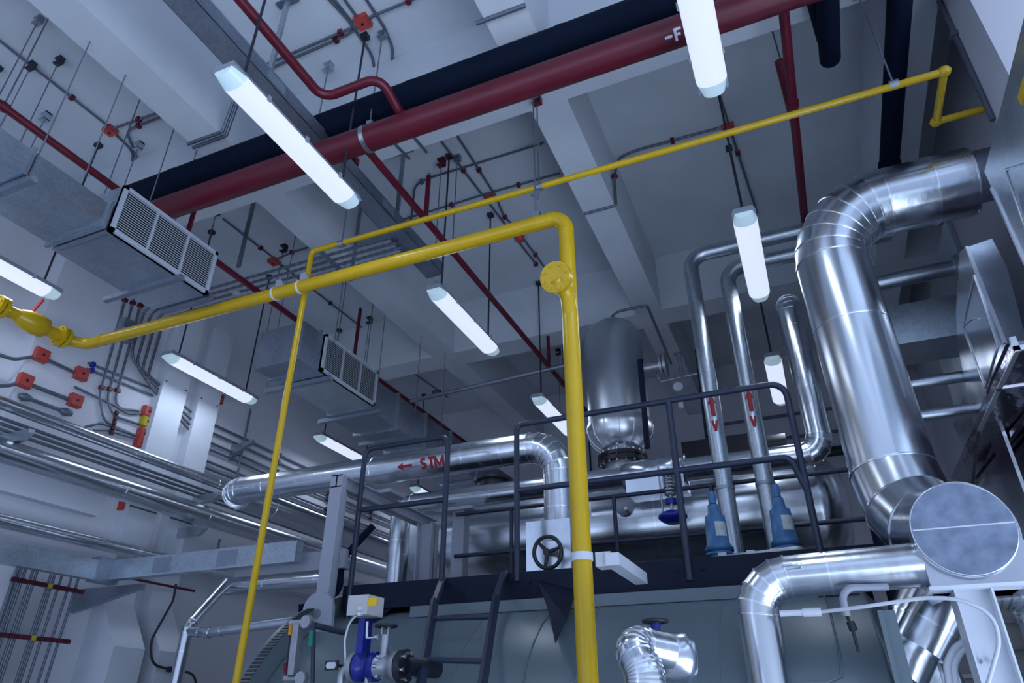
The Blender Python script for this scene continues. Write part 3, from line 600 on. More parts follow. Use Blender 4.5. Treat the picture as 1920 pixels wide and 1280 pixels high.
# ------------------------------------------------------------------ platform
t = Thing('platform', 'dark navy steel walkway platform on top of the boiler', 'platform', (-1.5, 4.8, 2.3)); PF = 4.40
t.part('front_channel', G().box((-3.22, PF, 2.27), (.35, PF + .03, 2.46)).box((-3.22, PF, 2.27), (.35, PF + .1, 2.285)), 'navy_deck'); t.part('deck', G().box((-3.22, PF + .03, 2.385), (.35, 5.57, 2.405)), 'navy_deck'); t.part('rear_channel', G().box((-3.22, 5.54, 2.29), (.35, 5.57, 2.46)), 'navy_deck')
t.part('left_channel', G().box((-3.25, PF, 2.29), (-3.22, 5.57, 2.46)), 'navy_deck'); t.part('under_beam', G().box((-3.2, 4.50, 2.335), (.35, 4.58, 2.385)), 'navy_deck')
for x in (-2.95, .1): t.part('gusset', G().prism([(x, PF + .02, 2.28), (x, 3.98, 1.95), (x + .0, PF + .5, 2.1)], (.012, 0, 0)).prism([(x - .14, PF, 2.28), (x + .14, PF, 2.28), (x + .02, 3.93, 1.93), (x - .02, 3.93, 1.93)], (0, .012, .006)), 'navy_deck')
for x in (-1.9, -1.75, -.78, -.62, -.1): t.part('bolt', G().cyl((x, PF - .012, 2.40), (x, PF, 2.40), .018, 6), 'navy_deck')
p3 = [PY(1008, 1088, 4.385), PY(1080, 1108, 4.385), PY(1062, 1160, 3.95), PY(1041, 1206, 3.66), PY(1030, 1150, 4.0)]
t.part('gusset', G().prism(p3, (0, .015, .006)), 'navy_deck')
RR = .021
def rail(label, segs, m='navy_steel'):
    t = Thing('handrail', label, 'railing', segs[0][1][0])
    for nm, pts, bend, r in segs: t.part(nm, G().sweep(fil(pts, bend, 5) if len(pts) > 2 else pts, r, 14), m)
    return t
yr = PF - .005; hl = PY(668, 1000, yr).x; hr_ = PY(834, 960, yr).x
rail('navy hoop handrail left of the ladder', [('hoop', [(hl, yr, 2.2), (hl, yr, 3.52), (hr_, yr, 3.52), (hr_, yr, 2.42)], .07, RR), ('mid_rail', [(hl, yr, 3.02), (hr_, yr, 3.02)], 0, RR)])
rail('long navy front handrail right of the ladder', [('top_rail', [(-1.84, yr, 2.4), (-1.84, yr, 3.52), (.06, yr, 3.52), (.06, yr, 2.42)], [.05, .1], RR), ('mid_rail', [(-1.84, yr, 3.02), (.0, yr, 3.02), (.06, yr, 2.80)], .07, RR), ('post', [(-.70, yr, 2.33), (-.70, yr, 3.52)], 0, RR * 1.1)])
rail('navy rear handrail behind the safety valves', [('top_rail', [(-2.9, 5.49, 3.22), (.62, 5.49, 3.22), (.62, 5.49, 2.45)], .06, .018), ('mid_rail', [(-2.9, 5.49, 2.85), (.62, 5.49, 2.85)], 0, .018), ('post', [(-2.35, 5.49, 2.4), (-2.35, 5.49, 3.22)], 0, .018), ('post', [(-1.42, 5.49, 2.4), (-1.42, 5.49, 3.22)], 0, .018), ('post', [(-.62, 5.49, 2.4), (-.62, 5.49, 3.22)], 0, .018)])
solo('black_column', 'thick black steel column behind the right end of the platform', 'column', G().cyl((.52, 5.9, 0), (.52, 5.9, 3.5), .06, 20), 'navy_deck')
# ladder
t = Thing('ladder', 'navy steel ladder leading down from the platform gap', 'ladder', (-2.0, 3.45, 0))
ends = []
for px in ((830, 815, 790), (945, 930, 905)):
    p = [PY(px[0], (1085, 1072)[px[0] > 900], 4.40), PY(px[1], 1128 - 6 * (px[0] > 900), 4.12), PY(px[2], 1280, 3.45)]; d = (p[2] - p[1]).normalized(); p.append(p[1] + d * 2.3 * 1.0); ends.append((p[1], d))
    t.part('stile', G().bar(p[0], p[1], .05, .022, (0, 1, 0)).bar(p[1] - d * .02, p[1] + d * ((p[1].z - .02) / -d.z), .026, .05, (0, 1, 0)), 'navy_steel')
for k in range(5): t.part('rung', G().cyl(ends[0][0] + ends[0][1] * (.22 + .46 * k), ends[1][0] + ends[1][1] * (.22 + .46 * k), .016, 10), 'navy_steel')

# ------------------------------------------------------------------ steam pipework above the platform
yS, zS = 4.92, 3.53
clad_pipe('steam_pipe', 'thick clad steam pipe marked STM with an elbow dropping to the handwheel valve', [(-1.70, yS, 2.75), (-1.70, yS, zS), (-5.12, yS, zS), (-5.12, 9.6, zS)], .125, [.24, .17], n=6, seams=(.25, 1.15, 1.5, 2.4, 3.6, 4.6, 5.6))
def strokes(txt, h):
    # bold block letters as centre lines: (points, width); x grows along the text, y up
    w = h * .60; tk = h * .215; gap = h * .76; out = []; x0 = -gap * (len(txt) - 1) / 2
    for i, c in enumerate(txt):
        x = x0 + gap * i; a, b = w / 2 - tk / 2, h / 2 - tk / 2
        if c == 'T': out += [([(x - w / 2, b), (x + w / 2, b)], tk), ([(x, h / 2), (x, -h / 2)], tk)]
        elif c == 'M':
            a = w * .62; out += [([(x - a, -h / 2), (x - a, h / 2)], tk * .85), ([(x + a, -h / 2), (x + a, h / 2)], tk * .85), ([(x - a, h / 2 - tk * .5), (x, -h * .32)], tk * .8), ([(x + a, h / 2 - tk * .5), (x, -h * .32)], tk * .8)]
        elif c == 'V': out += [([(x - a, h / 2), (x, -h / 2)], tk), ([(x + a, h / 2), (x, -h / 2)], tk)]
        elif c == 'F': out += [([(x - a, -h / 2), (x - a, h / 2)], tk), ([(x - w / 2, b), (x + w / 2, b)], tk), ([(x - w / 2, 0), (x + w * .35, 0)], tk)]
        elif c == '-': out += [([(x - w / 2, 0), (x + w / 2, 0)], tk)]
        elif c == 'S':
            pts = [(x + a * math.cos(t), b / 2 + b / 2 * math.sin(t)) for t in [math.radians(25 + 245 * k / 9) for k in range(10)]] + [(x + a * math.cos(t), -b / 2 + b / 2 * math.sin(t)) for t in [math.radians(90 - 245 * k / 9) for k in range(10)]]
            out.append((pts, tk))
    return out
def paint(st, c, ax, upv, r, out, m, par, nm):
    c = V(c); ax = V(ax); upv = V(upv); out = V(out); side = upv.cross(out); horiz = abs(ax.dot(upv)) < .5; g = G()
    def on(x, y, lift):
        if horiz: a = y / r; return c + ax * x + (out * math.cos(a) + upv * math.sin(a)) * (r + lift)
        a = x / r; return c + ax * y + (out * math.cos(a) + side * math.sin(a)) * (r + lift)
    for k, (pts, wd) in enumerate(st):
        den = []
        for i in range(len(pts) - 1):
            n = max(2, int(math.dist(pts[i], pts[i + 1]) / .008))
            den += [(pts[i][0] + (pts[i + 1][0] - pts[i][0]) * j / n, pts[i][1] + (pts[i + 1][1] - pts[i][1]) * j / n) for j in range(n)]
        den.append(pts[-1]); N = len(den); vs = []
        for i, (x, y) in enumerate(den):
            p, q = den[max(0, i - 1)], den[min(N - 1, i + 1)]; dx, dy = q[0] - p[0], q[1] - p[1]; L = math.hypot(dx, dy) or 1
            wi = wd(i / (N - 1)) if callable(wd) else wd
            for j in range(5): f = (j / 4 - .5) * wi; vs.append(on(x - dy / L * f, y + dx / L * f, .0025 + .0002 * k))
        g.add(vs, [(5 * i + j, 5 * i + j + 1, 5 * i + j + 6, 5 * i + j + 5) for i in range(N - 1) for j in range(4)])
    shift(g, par.o.location); link(nm, mesh(nm, g, m), par.o)
def on_cyl(txt, size, c, ax, upv, r, out, m, par): paint(strokes(txt, size), c, ax, upv, r, out, m, par, 'lettering')
def arrow(L, w, hd, hw, left=True):
    f = (lambda x, y: (x, y)) if left else (lambda x, y: (y, -x))
    return [([f(-L / 2 + hd * .98, 0), f(L / 2, 0)], w), ([f(-L / 2, 0), f(-L / 2 + hd, 0)], lambda t: max(.001, hw * t))]
class H: pass
stm = H(); stm.o = [o for o in bpy.data.objects if o.name.startswith('steam_pipe')][0]
outS = V((0, -.94, -.34)).normalized(); upS = V((0, -.34, .94)).normalized()
xs = PY(810, 853, yS - .11).x; on_cyl('STM', .10, (xs, yS, zS), (1, 0, 0), upS, .125, outS, 'red_letter', stm)
paint(arrow(.15, .024, .06, .06), (PY(760, 861, yS - .11).x, yS, zS), (1, 0, 0), upS, .125, outS, 'red_letter', stm, 'arrow_mark')
# valve box with black handwheel
t = Thing('clad_valve_box', 'sheet metal valve box with black handwheel beside the yellow riser', 'valve', (-1.72, 4.75, 2.42))
t.part('box', G().box((-1.88, 4.66, 2.43), (-1.54, 4.98, 2.86)), 'aluminium_sheet'); t.part('latch', G().cbox((-1.68, 4.655, 2.72), (.07, .012, .02)), 'cast_steel')
hc = PY(1027, 1035, 4.50); hx = V((-.1, -1, -.12)).normalized()
hw = t.part('handwheel', G().torus(hc, hx, .105, .014, 32, 10), 'black_iron'); u = hx.orthogonal().normalized(); w = hx.cross(u)
for k in range(3): a = k * 2.094 + .5; t.part('spoke', G().sweep([hc, hc + (u * math.cos(a) + w * math.sin(a)) * .1], [.016, .010], 8), 'black_iron', hw)
t.part('hub', G().cyl(hc + hx * .025, hc - hx * .2, .024, 14), 'black_iron', hw)
# header and riser behind
clad_pipe('clad_pipe', 'clad header behind the rails turning up into a slim vertical pipe at right', [(-3.66, 5.76, 2.0), (-3.66, 5.76, 3.455), (.25, 5.76, 3.455), (.25, 5.76, 4.9), (.25, 6.6, 4.9)], .10, [.14, .15, .12], n=5, seams=(.3, .7, 1.1, 2.4, 3.3, 4.4, 5.2, 5.9, 6.4))
t = Thing('header_jacket', 'loose boxy jacket around the clad header above the blue regulator', 'jacket', (-1.0, 5.6, 3.3))
t.part('sleeve', G().lathe((-1.38, 5.74, 3.455), (1, 0, 0), [(0, .10), (.005, .125), (.55, .135), (.555, .10)], 24), 'aluminium_sheet'); t.part('lower_box', G().box((-1.33, 5.58, 3.26), (-.84, 5.88, 3.44)), 'aluminium_sheet')
t = Thing('steam_drum', 'big clad horizontal drum behind the platform rails', 'tank', (-1.6, 6.5, 2.7))
t.part('shell', G().lathe((-4.05, 6.5, 3.2), (1, 0, 0), [(0, .02), (.02, .16), (.07, .30), (.16, .42), (.28, .49), (.36, .50), (4.2, .50), (4.3, .47), (4.42, .3), (4.46, .02)], 48), 'aluminium_x')
for x in (-3.3, -2.4, -1.2, -.3): t.part('seam_band', G().band((x, 6.5, 3.2), (1, 0, 0), .504, .010, 48), 'seam_metal')
for q in ((1173, 953), (1094, 960)): p = PY(q[0], q[1], 6.02); d = V((0, -.96, .26)); t.part('nozzle_cap', G().cyl(p, p + d * .03, .085, 24), 'aluminium_sheet'); t.part('nozzle_stem', G().cyl(p, p + V((.03, -.12, -.03)), .015, 8), 'cast_steel')
p = PY(925, 893, 6.5); t.part('top_nozzle', G().cyl((p.x, 6.5, 3.65), (p.x, 6.5, 3.84), .17, 24).band((p.x, 6.5, 3.84), (0, 0, 1), .21, .03, 24), 'black_iron')
t.part('saddle', G().box((-3.0, 6.42, .0), (-2.85, 6.9, 2.76)).box((-.6, 6.42, 0), (-.45, 6.9, 2.76)), 'navy_deck')
for k, (x0, x1, lb) in enumerate(((-2.72, -2.6, 'left'),)):
    p = PY(855, 960, 5.5); tt = Thing('pipe_stand', 'grey channel post with top plate under the clad header', 'support', (p.x, 5.6, 2.4)); tt.part('post', G().box((p.x - .06, 5.55, 2.4), (p.x + .06, 5.66, 3.27)), 'frame_grey'); tt.part('top_plate', G().box((p.x - .16, 5.5, 3.27), (p.x + .16, 5.74, 3.30)), 'frame_grey')
# deaerator tower
tx = -1.56; t = Thing('vertical_tank', 'clad vertical tank with domed top and flanged neck on the drum', 'tank', (tx, 6.5, 3.7))
t.part('shell', G().lathe((tx, 6.5, 4.28), (0, 0, 1), [(0, .315), (.02, .318), (.92, .318), (1.02, .30), (1.12, .25), (1.19, .16), (1.22, .02)], 48), 'aluminium_satin')
t.part('lower_collar', G().lathe((tx, 6.5, 3.98), (0, 0, 1), [(0, .21), (.05, .27), (.12, .325), (.22, .345), (.27, .335), (.31, .315)], 48), 'alu_bright')
for k in range(14):
    a = k * math.pi / 7; d = V((math.cos(a), math.sin(a), 0)); pts = [V((tx, 6.5, 3.98)) + d * (r + .003) + V((0, 0, z)) for z, r in [(0, .21), (.05, .27), (.12, .325), (.22, .345), (.3, .32)]]; t.part('gore_seam', G().sweep(pts, .004, 5), 'aluminium')
t.part('neck', G().cyl((tx, 6.5, 3.68), (tx, 6.5, 4.0), .18, 32), 'cast_steel'); fl = t.part('flange', G().band((tx, 6.5, 3.90), (0, 0, 1), .25, .035, 40).band((tx, 6.5, 3.85), (0, 0, 1), .25, .04, 40), 'black_iron')
for k in range(16):
    a = k * math.pi / 8; t.part('bolt', G().cyl((tx + .22 * math.cos(a), 6.5 + .22 * math.sin(a), 3.81), (tx + .22 * math.cos(a), 6.5 + .22 * math.sin(a), 3.95), .014, 6), 'chrome', fl)
t.part('top_vent', G().sweep(fil([(tx, 6.5, 5.48), (tx + .02, 6.5, 5.58), (tx + .1, 6.5, 5.62), (tx + .42, 6.5, 5.62), (tx + .5, 7.2, 5.2)], .04, 4), .016, 10), 'conduit_steel')
t.part('side_nozzle', G().cyl((tx + .3, 6.5, 4.85), (tx + .5, 6.5, 4.85), .06, 16).band((tx + .5, 6.5, 4.85), (1, 0, 0), .13, .03, 24).band((tx + .54, 6.5, 4.85), (1, 0, 0), .13, .03, 24), 'cast_steel')
# gauge line right of the tower
t = Thing('gauge_line', 'thin instrument pipe with white pressure gauge behind the handrail', 'gauge', PY(1275, 730, 6.6)); q = lambda a, b: PY(a, b, 6.6)
t.part('pipe', G().sweep([q(1225, 690), q(1240, 715), q(1308, 700)], .012, 8), 'cast_steel'); t.part('valve', G().cyl(q(1272, 662), q(1280, 708), .02, 10), 'cast_steel'); t.part('valve_wheel', G().band(q(1271, 663), (0, 0, 1), .05, .015, 14), 'cast_steel')
g0 = q(1272, 726); t.part('dial', G().cyl(g0, g0 + V((0, -.03, 0)), .05, 20), 'white_plastic'); t.part('siphon', G().cyl(q(1275, 745), q(1277, 765), .025, 10), 'white_plastic')
for a, b, lb in ((1200, 675, 'left'), (1308, 655, 'right')):
    solo('valve_lever', 'dark upright rod behind the top handrail, %s one of two' % lb, 'rod', G().cyl(PY(a, b, 5.9), PY(a + 14 + (6 if lb == 'right' else 0), b + 165, 5.9), .028, 10), 'navy_deck')
solo('motor_unit', 'dark black machine unit behind the handrail by the grey vents', 'machine', G().box((-1.05, 7.1, 3.95), (-.30, 7.5, 4.20)).cyl((-.32, 7.3, 4.08), (.0, 7.3, 4.08), .13, 20), 'black_iron')
solo('dark_header', 'dark pipe run behind the tower at the back wall', 'pipe', G().cyl((-3.6, YB - .08, 4.9), (.9, YB - .08, 4.9), .07, 16), 'green_pipe')
for k, (z, lb) in enumerate(((5.55, 'upper'), (5.2, 'lower'))): conduit('%s conduit crossing the back wall at right' % lb, [(-1.1, YB - .05, z), (XR - .1, YB - .05, z)], r=.022, m='conduit_steel', name='wall_conduit')
for k, x in enumerate((-3.3, -3.0, -2.72, -2.2)): conduit('%s dark vertical conduit on the dim back wall' % ('first', 'second', 'third', 'fourth')[k], [(x, YB - .03, 3), (x, YB - .03, 5.9 - .2 * k)], r=.014, m='dark_rod', name='wall_conduit')

# ------------------------------------------------------------------ vent pipes with arrows and blue safety valves
YV = 5.28
for k, (x, ze, xe) in enumerate(((-.497, 5.28, 1.1), (-.205, 5.06, 1.1))):
    lb = ('left', 'right')[k]
    t = Thing('vent_pipe', '%s galvanised vent pipe marked with red arrow and V' % lb, 'pipe', (x, YV, 2.46)); t.part('pipe', G().sweep(fil([(x, YV, 2.41), (x, YV, ze), (xe, YV, ze)], .15, 8), .066, 24), 'galvanised'); t.part('collar', G().band((x, YV, 3.12), (0, 0, 1), .073, .025, 24), 'galvanised_dull')
    out = (V((0, 0, 0)) - V((x, YV, 0))).normalized(); za = PY((1336, 1421)[k], (760, 748)[k], YV - .06).z; zv = PY((1342, 1428)[k], (798, 788)[k], YV - .06).z
    paint(arrow(.19, .034, .08, .07, False), (x, YV, za), (0, 0, 1), (0, 0, 1), .066, out, 'red_letter', t, 'arrow_mark'); on_cyl('V', .09, (x, YV, zv), (0, 0, 1), (0, 0, 1), .066, out, 'red_letter', t)
    vx = (-.535, -.125)[k]; vy = 4.68; zb = 2.44; sv = .78
    t = Thing('safety_valve', '%s blue cast safety valve with tapered bonnet on the platform' % lb, 'valve', (vx, vy, zb))
    L = lambda h, pr: G().lathe((vx, vy, zb + h * sv), (0, 0, 1), [(z * sv, r * .98) for z, r in pr], 24)
    b = t.part('bonnet', L(.16, [(0, .082), (.02, .082), (.022, .076), (.20, .068), (.26, .066), (.28, .042), (.36, .036)]), 'valve_blue'); t.part('cap', L(.53, [(0, .026), (.09, .026), (.11, .018)]), 'valve_blue'); t.part('lever_gap', L(.51, [(0, .022), (.03, .022)]), 'black_iron')
    t.part('neck_flange', L(.10, [(0, .088), (.02, .088), (.021, .07), (.03, .07), (.031, .094), (.06, .094)]), 'valve_blue'); t.part('body', L(0, [(0, .085), (.02, .085), (.022, .06), (.10, .075)]), 'valve_blue'); t.part('outlet', G().cyl((vx, vy, zb + .05), (x, YV, zb + .06), .04, 16), 'valve_blue')
    g = G(); vs = []
    for i in range(5):
        a = math.radians(-110 + i * 14 + 22); vs += [(vx + .0765 * math.cos(a), vy + .0765 * math.sin(a), zb + .24 * sv), (vx + .0745 * math.cos(a), vy + .0745 * math.sin(a), zb + .36 * sv)]
    g.add(vs, [(2 * i, 2 * i + 2, 2 * i + 3, 2 * i + 1) for i in range(4)]); t.part('name_label', g, 'label_cream', b, 'cream paper label')
t = Thing('drain_line', 'small silver drain pipe along the platform in front of the safety valves', 'pipe', (-.5, 4.5, 2.47)); t.part('pipe', G().sweep(fil([(-.56, 4.52, 2.47), (-.05, 4.52, 2.49), (0, 4.6, 2.44)], .03, 4), .017, 10), 'cast_steel')
for x in (-.5, -.33, -.18): t.part('fitting', G().cbox((x, 4.51, 2.475), (.05, .05, .045)), 'cast_steel')
# blue regulator
rc = PY(1262, 972, 5.5); t = Thing('regulator_valve', 'royal blue diaphragm regulator with steel spring behind the rail post', 'valve', rc)
t.part('diaphragm', G().lathe(rc - V((0, 0, .04)), (0, 0, 1), [(0, .05), (.02, .09), (.045, .115), (.065, .115), (.085, .09), (.10, .05)], 28), 'royal_blue'); t.part('stem', G().cyl(rc, rc + V((0, 0, .42)), .014, 8), 'cast_steel'); t.part('collar', G().cyl(rc + V((0, 0, .12)), rc + V((0, 0, .16)), .045, 16), 'royal_blue')
for k in range(7): t.part('spring_coil', G().torus(rc + V((0, 0, .2 + .03 * k)), (0, .1, 1), .038, .009, 16, 6), 'cast_steel')
for s in (-1, 1): t.part('yoke', G().cyl(rc + V((s * .075, 0, .05)), rc + V((s * .075, 0, .44)), .008, 8), 'cast_steel')

# ------------------------------------------------------------------ right side: flue, header, clad pipes
fx, fy, fr = .50, 4.22, .222
clad_pipe('flue_pipe', 'huge clad flue pipe rising at right and bending into the right wall', [(.70, 3.72, 2.36), (.52, fy, 2.36), (fx, fy, 4.62), (1.40, fy, 4.62)], fr, [.45, .40], n=[3, 7], seams=(1.7, 3.1, 3.5), seg=56)
t = Thing('flue_sleeve', 'dull galvanised sleeve where the flue enters the right wall', 'sleeve', (1.4, fy, 4.6)); t.part('sleeve', G().cyl((1.38, fy, 4.64), (XR, fy, 4.64), .17, 28), 'galvanised_dull'); t.part('wall_collar', G().band((XR - .01, fy, 4.64), (1, 0, 0), .25, .02, 28), 'boiler_dark')
hx, hy, hz, hr = .645, 3.58, 2.335, .20
t = Thing('flue_header', 'short clad header drum with round sheet end cap facing the room', 'header', (hx, hy, hz - hr)); t.part('drum', G().cyl((hx, hy, hz), (hx + .02, 4.3, hz + .02), hr, 48), 'aluminium'); cp = t.part('end_cap', G().cyl((hx, hy - .012, hz), (hx, hy, hz), hr, 48), 'cap_sheet')
t.part('cap_rim', G().torus((hx, hy - .004, hz), (0, 1, 0), hr, .006, 48, 6), 'alu_bright', cp); t.part('cap_seam', G().bar((hx - hr + .004, hy - .016, hz + .005), (hx + hr - .004, hy - .016, hz + .005), .006, .004, (0, 1, 0)), 'alu_bright', cp)
t.part('base_box', G().box((hx - .18, hy - .02 + .06, hz - hr - .06), (hx + .36, 4.2, hz - hr + .14)), 'aluminium_sheet'); t.part('jagged_joint', G().band((hx - .17, 3.8, 2.2), (1, 0, 0), .105, .03, 20), 'aluminium_sheet')
t = clad_pipe('clad_pipe', 'bright clad pipe leaving the header and bending straight down', [(hx - .1, 3.72, 2.22), (-.285, 3.72, 2.20), (-.285, 3.72, 0)], .098, .17, n=5, seams=(.48, 1.25), seg=36)
t.part('wire_handle', G().sweep(fil([(-.13, 3.625, 2.235), (-.13, 3.60, 2.235), (-.05, 3.60, 2.24), (-.05, 3.625, 2.24)], .01, 3), .006, 8), 'chrome')
q = lambda a, b, y=3.75: PY(a, b, y)
t = Thing('steel_column', 'pale steel channel column under the round header', 'column', q(1850, 1280)); a, b = q(1785, 1100, 3.6), q(1850, 1100, 3.6)
t.part('web', G().box((a.x, 3.60, 0), (b.x, 3.615, hz - hr - .05)), 'trunking_white'); t.part('flange', G().box((a.x - .008, 3.53, 0), (a.x, 3.70, hz - hr - .05)), 'trunking_white'); t.part('flange', G().box((b.x, 3.53, 0), (b.x + .008, 3.70, hz - hr - .05)), 'trunking_white'); t.part('head_plate', G().box((a.x - .1, 3.5, hz - hr - .06), (b.x + .12, 3.8, hz - hr - .045)), 'trunking_white')
for k in (0, 1): p = q(1837 + 19 * k, 1240, 3.59); t.part('bolt', G().cyl(p, p + V((0, -.015, 0)), .010, 8), 'chrome')
clad_pipe('clad_pipe', 'clad pipe slanting down left from under the header', [q(1760, 1085, 4.1), q(1722, 1165, 4.1), q(1660, 1310, 4.1)], .135, .05, n=2, seams=(.3, .6), seg=32)
clad_pipe('clad_pipe', 'second slanting clad pipe in front of the pump flange', [q(1790, 1085, 3.95), q(1722, 1215, 3.95)], .115, .05, n=2, seams=(.25,), seg=32)
pc = q(1738, 1285, 4.6); t = Thing('clad_pump', 'round clad pump body with bolted flange at the bottom right', 'pump', pc)
t.part('body', G().lathe(pc - V((.2, 0, .0)), (1, 0, 0), [(0, .02), (.02, .14), (.08, .19), (.16, .22), (.26, .22), (.34, .18), (.38, .02)], 32), 'aluminium')
for dx in (-.12, -.02, .06, .13): t.part('seam_band', G().band(pc + V((dx, 0, 0)), (1, 0, 0), .224 if abs(dx) < .1 else .205, .012, 32), 'alu_bright')
n0 = q(1752, 1208, 4.6); fl = t.part('flange', G().band(n0, (0, 0, 1), .125, .03, 28).band(n0 + V((0, 0, .04)), (0, 0, 1), .125, .03, 28), 'trunking_white'); t.part('neck', G().cyl(n0 - V((0, 0, .1)), n0 + V((0, 0, .3)), .07, 20), 'alu_bright')
for k in range(8): a = k * math.pi / 4; c = n0 + V((.1 * math.cos(a), .1 * math.sin(a), 0)); t.part('bolt', G().cyl(c - V((0, 0, .04)), c + V((0, 0, .07)), .014, 6), 'chrome', fl)
clad_pipe('clad_pipe', 'wide bright clad elbow at the lower right corner', [(.70, 3.98, 2.20), (.97, 3.98, 2.17), (.97, 3.98, 0)], .15, .2, n=5, seams=(.5, .75, 1.0, 1.25), seg=40, m='alu_bright')
conduit('grey bar poking from behind the round header to the right edge', [q(1858, 1025, 4.0), q(1990, 1110, 3.8)], r=.022, m='frame_grey', name='grey_bar')
t = Thing('sensor_cable', 'white sensor probe with cable looping across the bright pipes', 'cable', q(1500, 1148, 3.55)); t.part('probe', G().cyl(q(1462, 1150, 3.6), q(1505, 1148, 3.6), .014, 12).cyl(q(1505, 1148, 3.6), q(1540, 1147, 3.6), .019, 12), 'white_plastic')
t.part('cable', G().sweep(fil([q(1538, 1147, 3.6), q(1620, 1137, 3.5), q(1735, 1120, 3.45), q(1800, 1122, 3.4), q(1860, 1150, 3.4), q(1876, 1200, 3.4), q(1850, 1290, 3.4)], .3, 4), .008, 8), 'white_plastic')
t = Thing('cable_coil', 'coil of white cable beside the steel column', 'cable', q(1780, 1260, 3.8)); t.part('coil', G().sweep(fil([q(1812, 1200, 3.7), q(1790, 1215, 3.7), q(1775, 1245, 3.7), q(1782, 1300, 3.7)], .1, 5), .016, 8).sweep(fil([q(1815, 1212, 3.7), q(1798, 1225, 3.7), q(1788, 1250, 3.7), q(1795, 1300, 3.7)], .1, 5), .014, 8), 'white_plastic')
t = Thing('sample_line', 'grey hooked sample tube hanging from the clad pipe with black lead', 'pipe', q(1590, 1150, 3.62)); t.part('tube', G().sweep(fil([q(1665, 1100, 3.66), q(1575, 1102, 3.62), q(1588, 1155, 3.62)], .06, 5), .016, 10), 'frame_grey'); t.part('lead', G().sweep([q(1588, 1155, 3.62), q(1597, 1175, 3.62), q(1604, 1200, 3.62), q(1610, 1222, 3.62)], .008, 6), 'black_iron'); t.part('plug', G().cyl(q(1594, 1165, 3.62), q(1601, 1182, 3.62), .018, 8), 'black_iron')
solo('angle_post', 'grey green angle post at the right end of the boiler', 'post', G().box((.25, 3.64, 0), (.30, 3.80, 2.02)).box((.23, 3.62, 0), (.25, 3.66, 2.02)), 'boiler_paint')
# louvred wall far behind on the lower right
t = Thing('slatted_panel', 'dim slatted wall panel seen behind the slanting pipes', 'panel', (1.2, 7.2, 0)); t.part('sheet', G().box((.9, 7.2, 0), (XR, 7.25, 3.0)), 'beige_case')
for k in range(10): t.part('slat', G().bar((.9, 7.18, .9 + k * .2), (XR, 7.18, .9 + k * .2), .03, .03), 'cast_steel')
# sheet metal ducts at the right edge
t = Thing('sheet_duct', 'large galvanised sheet duct at the upper right edge', 'duct', (1.3, 3, 3.4)); dx = 1.28
t.part('casing', G().box((dx, 1.2, 3.3), (dx + .6, 3.60, 4.22)), 'galvanised'); t.part('edge_angle', G().box((dx - .008, 3.585, 3.3), (dx + .01, 3.605, 4.1)), 'alu_bright')
t.part('panel_frame', G().sweep([(dx - .003, 2.6, 3.5), (dx - .003, 3.35, 4.02), (dx - .003, 3.45, 3.6), (dx - .003, 2.6, 3.5)], .006, 6), 'alu_bright'); t.part('flange_frame', G().box((dx - .01, 2.40, 3.29), (dx + .61, 2.42, 4.23)), 'galvanised')
t.part('yellow_band', G().box((dx - .015, 2.62, 4.02), (dx + .0, 2.9, 4.07)), 'yellow_gloss')
t = Thing('sheet_hopper', 'folded sheet metal hopper panel between flue and right duct', 'duct', (1.25, 4.1, 2.9)); k0 = PX(1814, 463, 1.2); k1 = PX(1887, 645, 1.2); k2 = PX(1792, 590, 1.2); k3 = PX(1832, 850, 1.2)
A = [PX(*p, 1.2) for p in ((1814, 463), (1886, 644), (1850, 729), (1826, 800), (1796, 650), (1792, 588), (1799, 472))]
t.part('side_sheet', G().prism(A, (.02, 0, 0)), 'aluminium_sheet')
t.part('front_sheet', G().prism([PY(*p, A[0].y - .003) for p in ((1814, 463), (1860, 447), (1888, 500), (1925, 640), (1887, 645))], (0, .015, 0)), 'aluminium_sheet')
t.part('edge_angle', G().bar(A[0] - V((.004, .004, 0)), A[1] - V((.004, .004, 0)), .016, .016, (0, 1, 0)), 'alu_bright')
t.part('panel_bead', G().sweep([PX(*p, 1.197) for p in ((1827, 516), (1805, 613), (1847, 727), (1871, 648), (1827, 516))], .006, 6), 'alu_bright')
t.part('fold_bead', G().sweep([PX(*p, 1.197) for p in ((1805, 613), (1822, 598), (1836, 597))], .004, 6), 'alu_bright')
t.part('lower_sheet', G().prism([(1.22, 4.75, 3.6), (1.22, 5.9, 3.6), (1.3, 5.9, 2.4), (1.28, 5.0, 2.6)], (.02, 0, 0)), 'aluminium_sheet')
t = Thing('foil_casing', 'glossy brownish foil clad casing at the right edge', 'duct', (1.5, 4.3, 3.1)); 
t.part('casing', G().box((1.1, 3.62, 3.16), (2.2, 5.9, 3.20)), 'brown_foil'); t.part('front_frame', G().box((1.095, 3.60, 3.14), (1.12, 3.62, 3.22)).box((1.095, 3.60, 3.145), (1.8, 3.62, 3.17)), 'alu_bright'); t.part('bottom_frame', G().box((1.10, 3.62, 3.152), (1.125, 5.2, 3.16)).box((1.1, 4.1, 3.152), (2.2, 4.12, 3.16)), 'alu_bright')
for k in range(6): t.part('rib', G().bar((1.35 + .1 * k, 4.2, 3.15), (1.2 + .1 * k, 5.9, 3.10), .03, .03), 'brown_foil')
t.part('hanging_skirt', G().prism([(1.10, 4.75, 3.16), (1.10, 5.9, 3.16), (1.06, 5.9, 2.75)], (.02, 0, 0)), 'brown_foil')
t = Thing('wall_duct_stub', 'square galvanised duct stub between flue and right wall', 'duct', (1.0, 5.4, 3.9)); t.part('casing', G().box((.55, 5.1, 3.98), (1.5, 5.5, 4.3)), 'galvanised'); t.part('flange_frame', G().box((1.40, 5.06, 3.92), (1.44, 5.54, 4.34)), 'galvanised_dull')
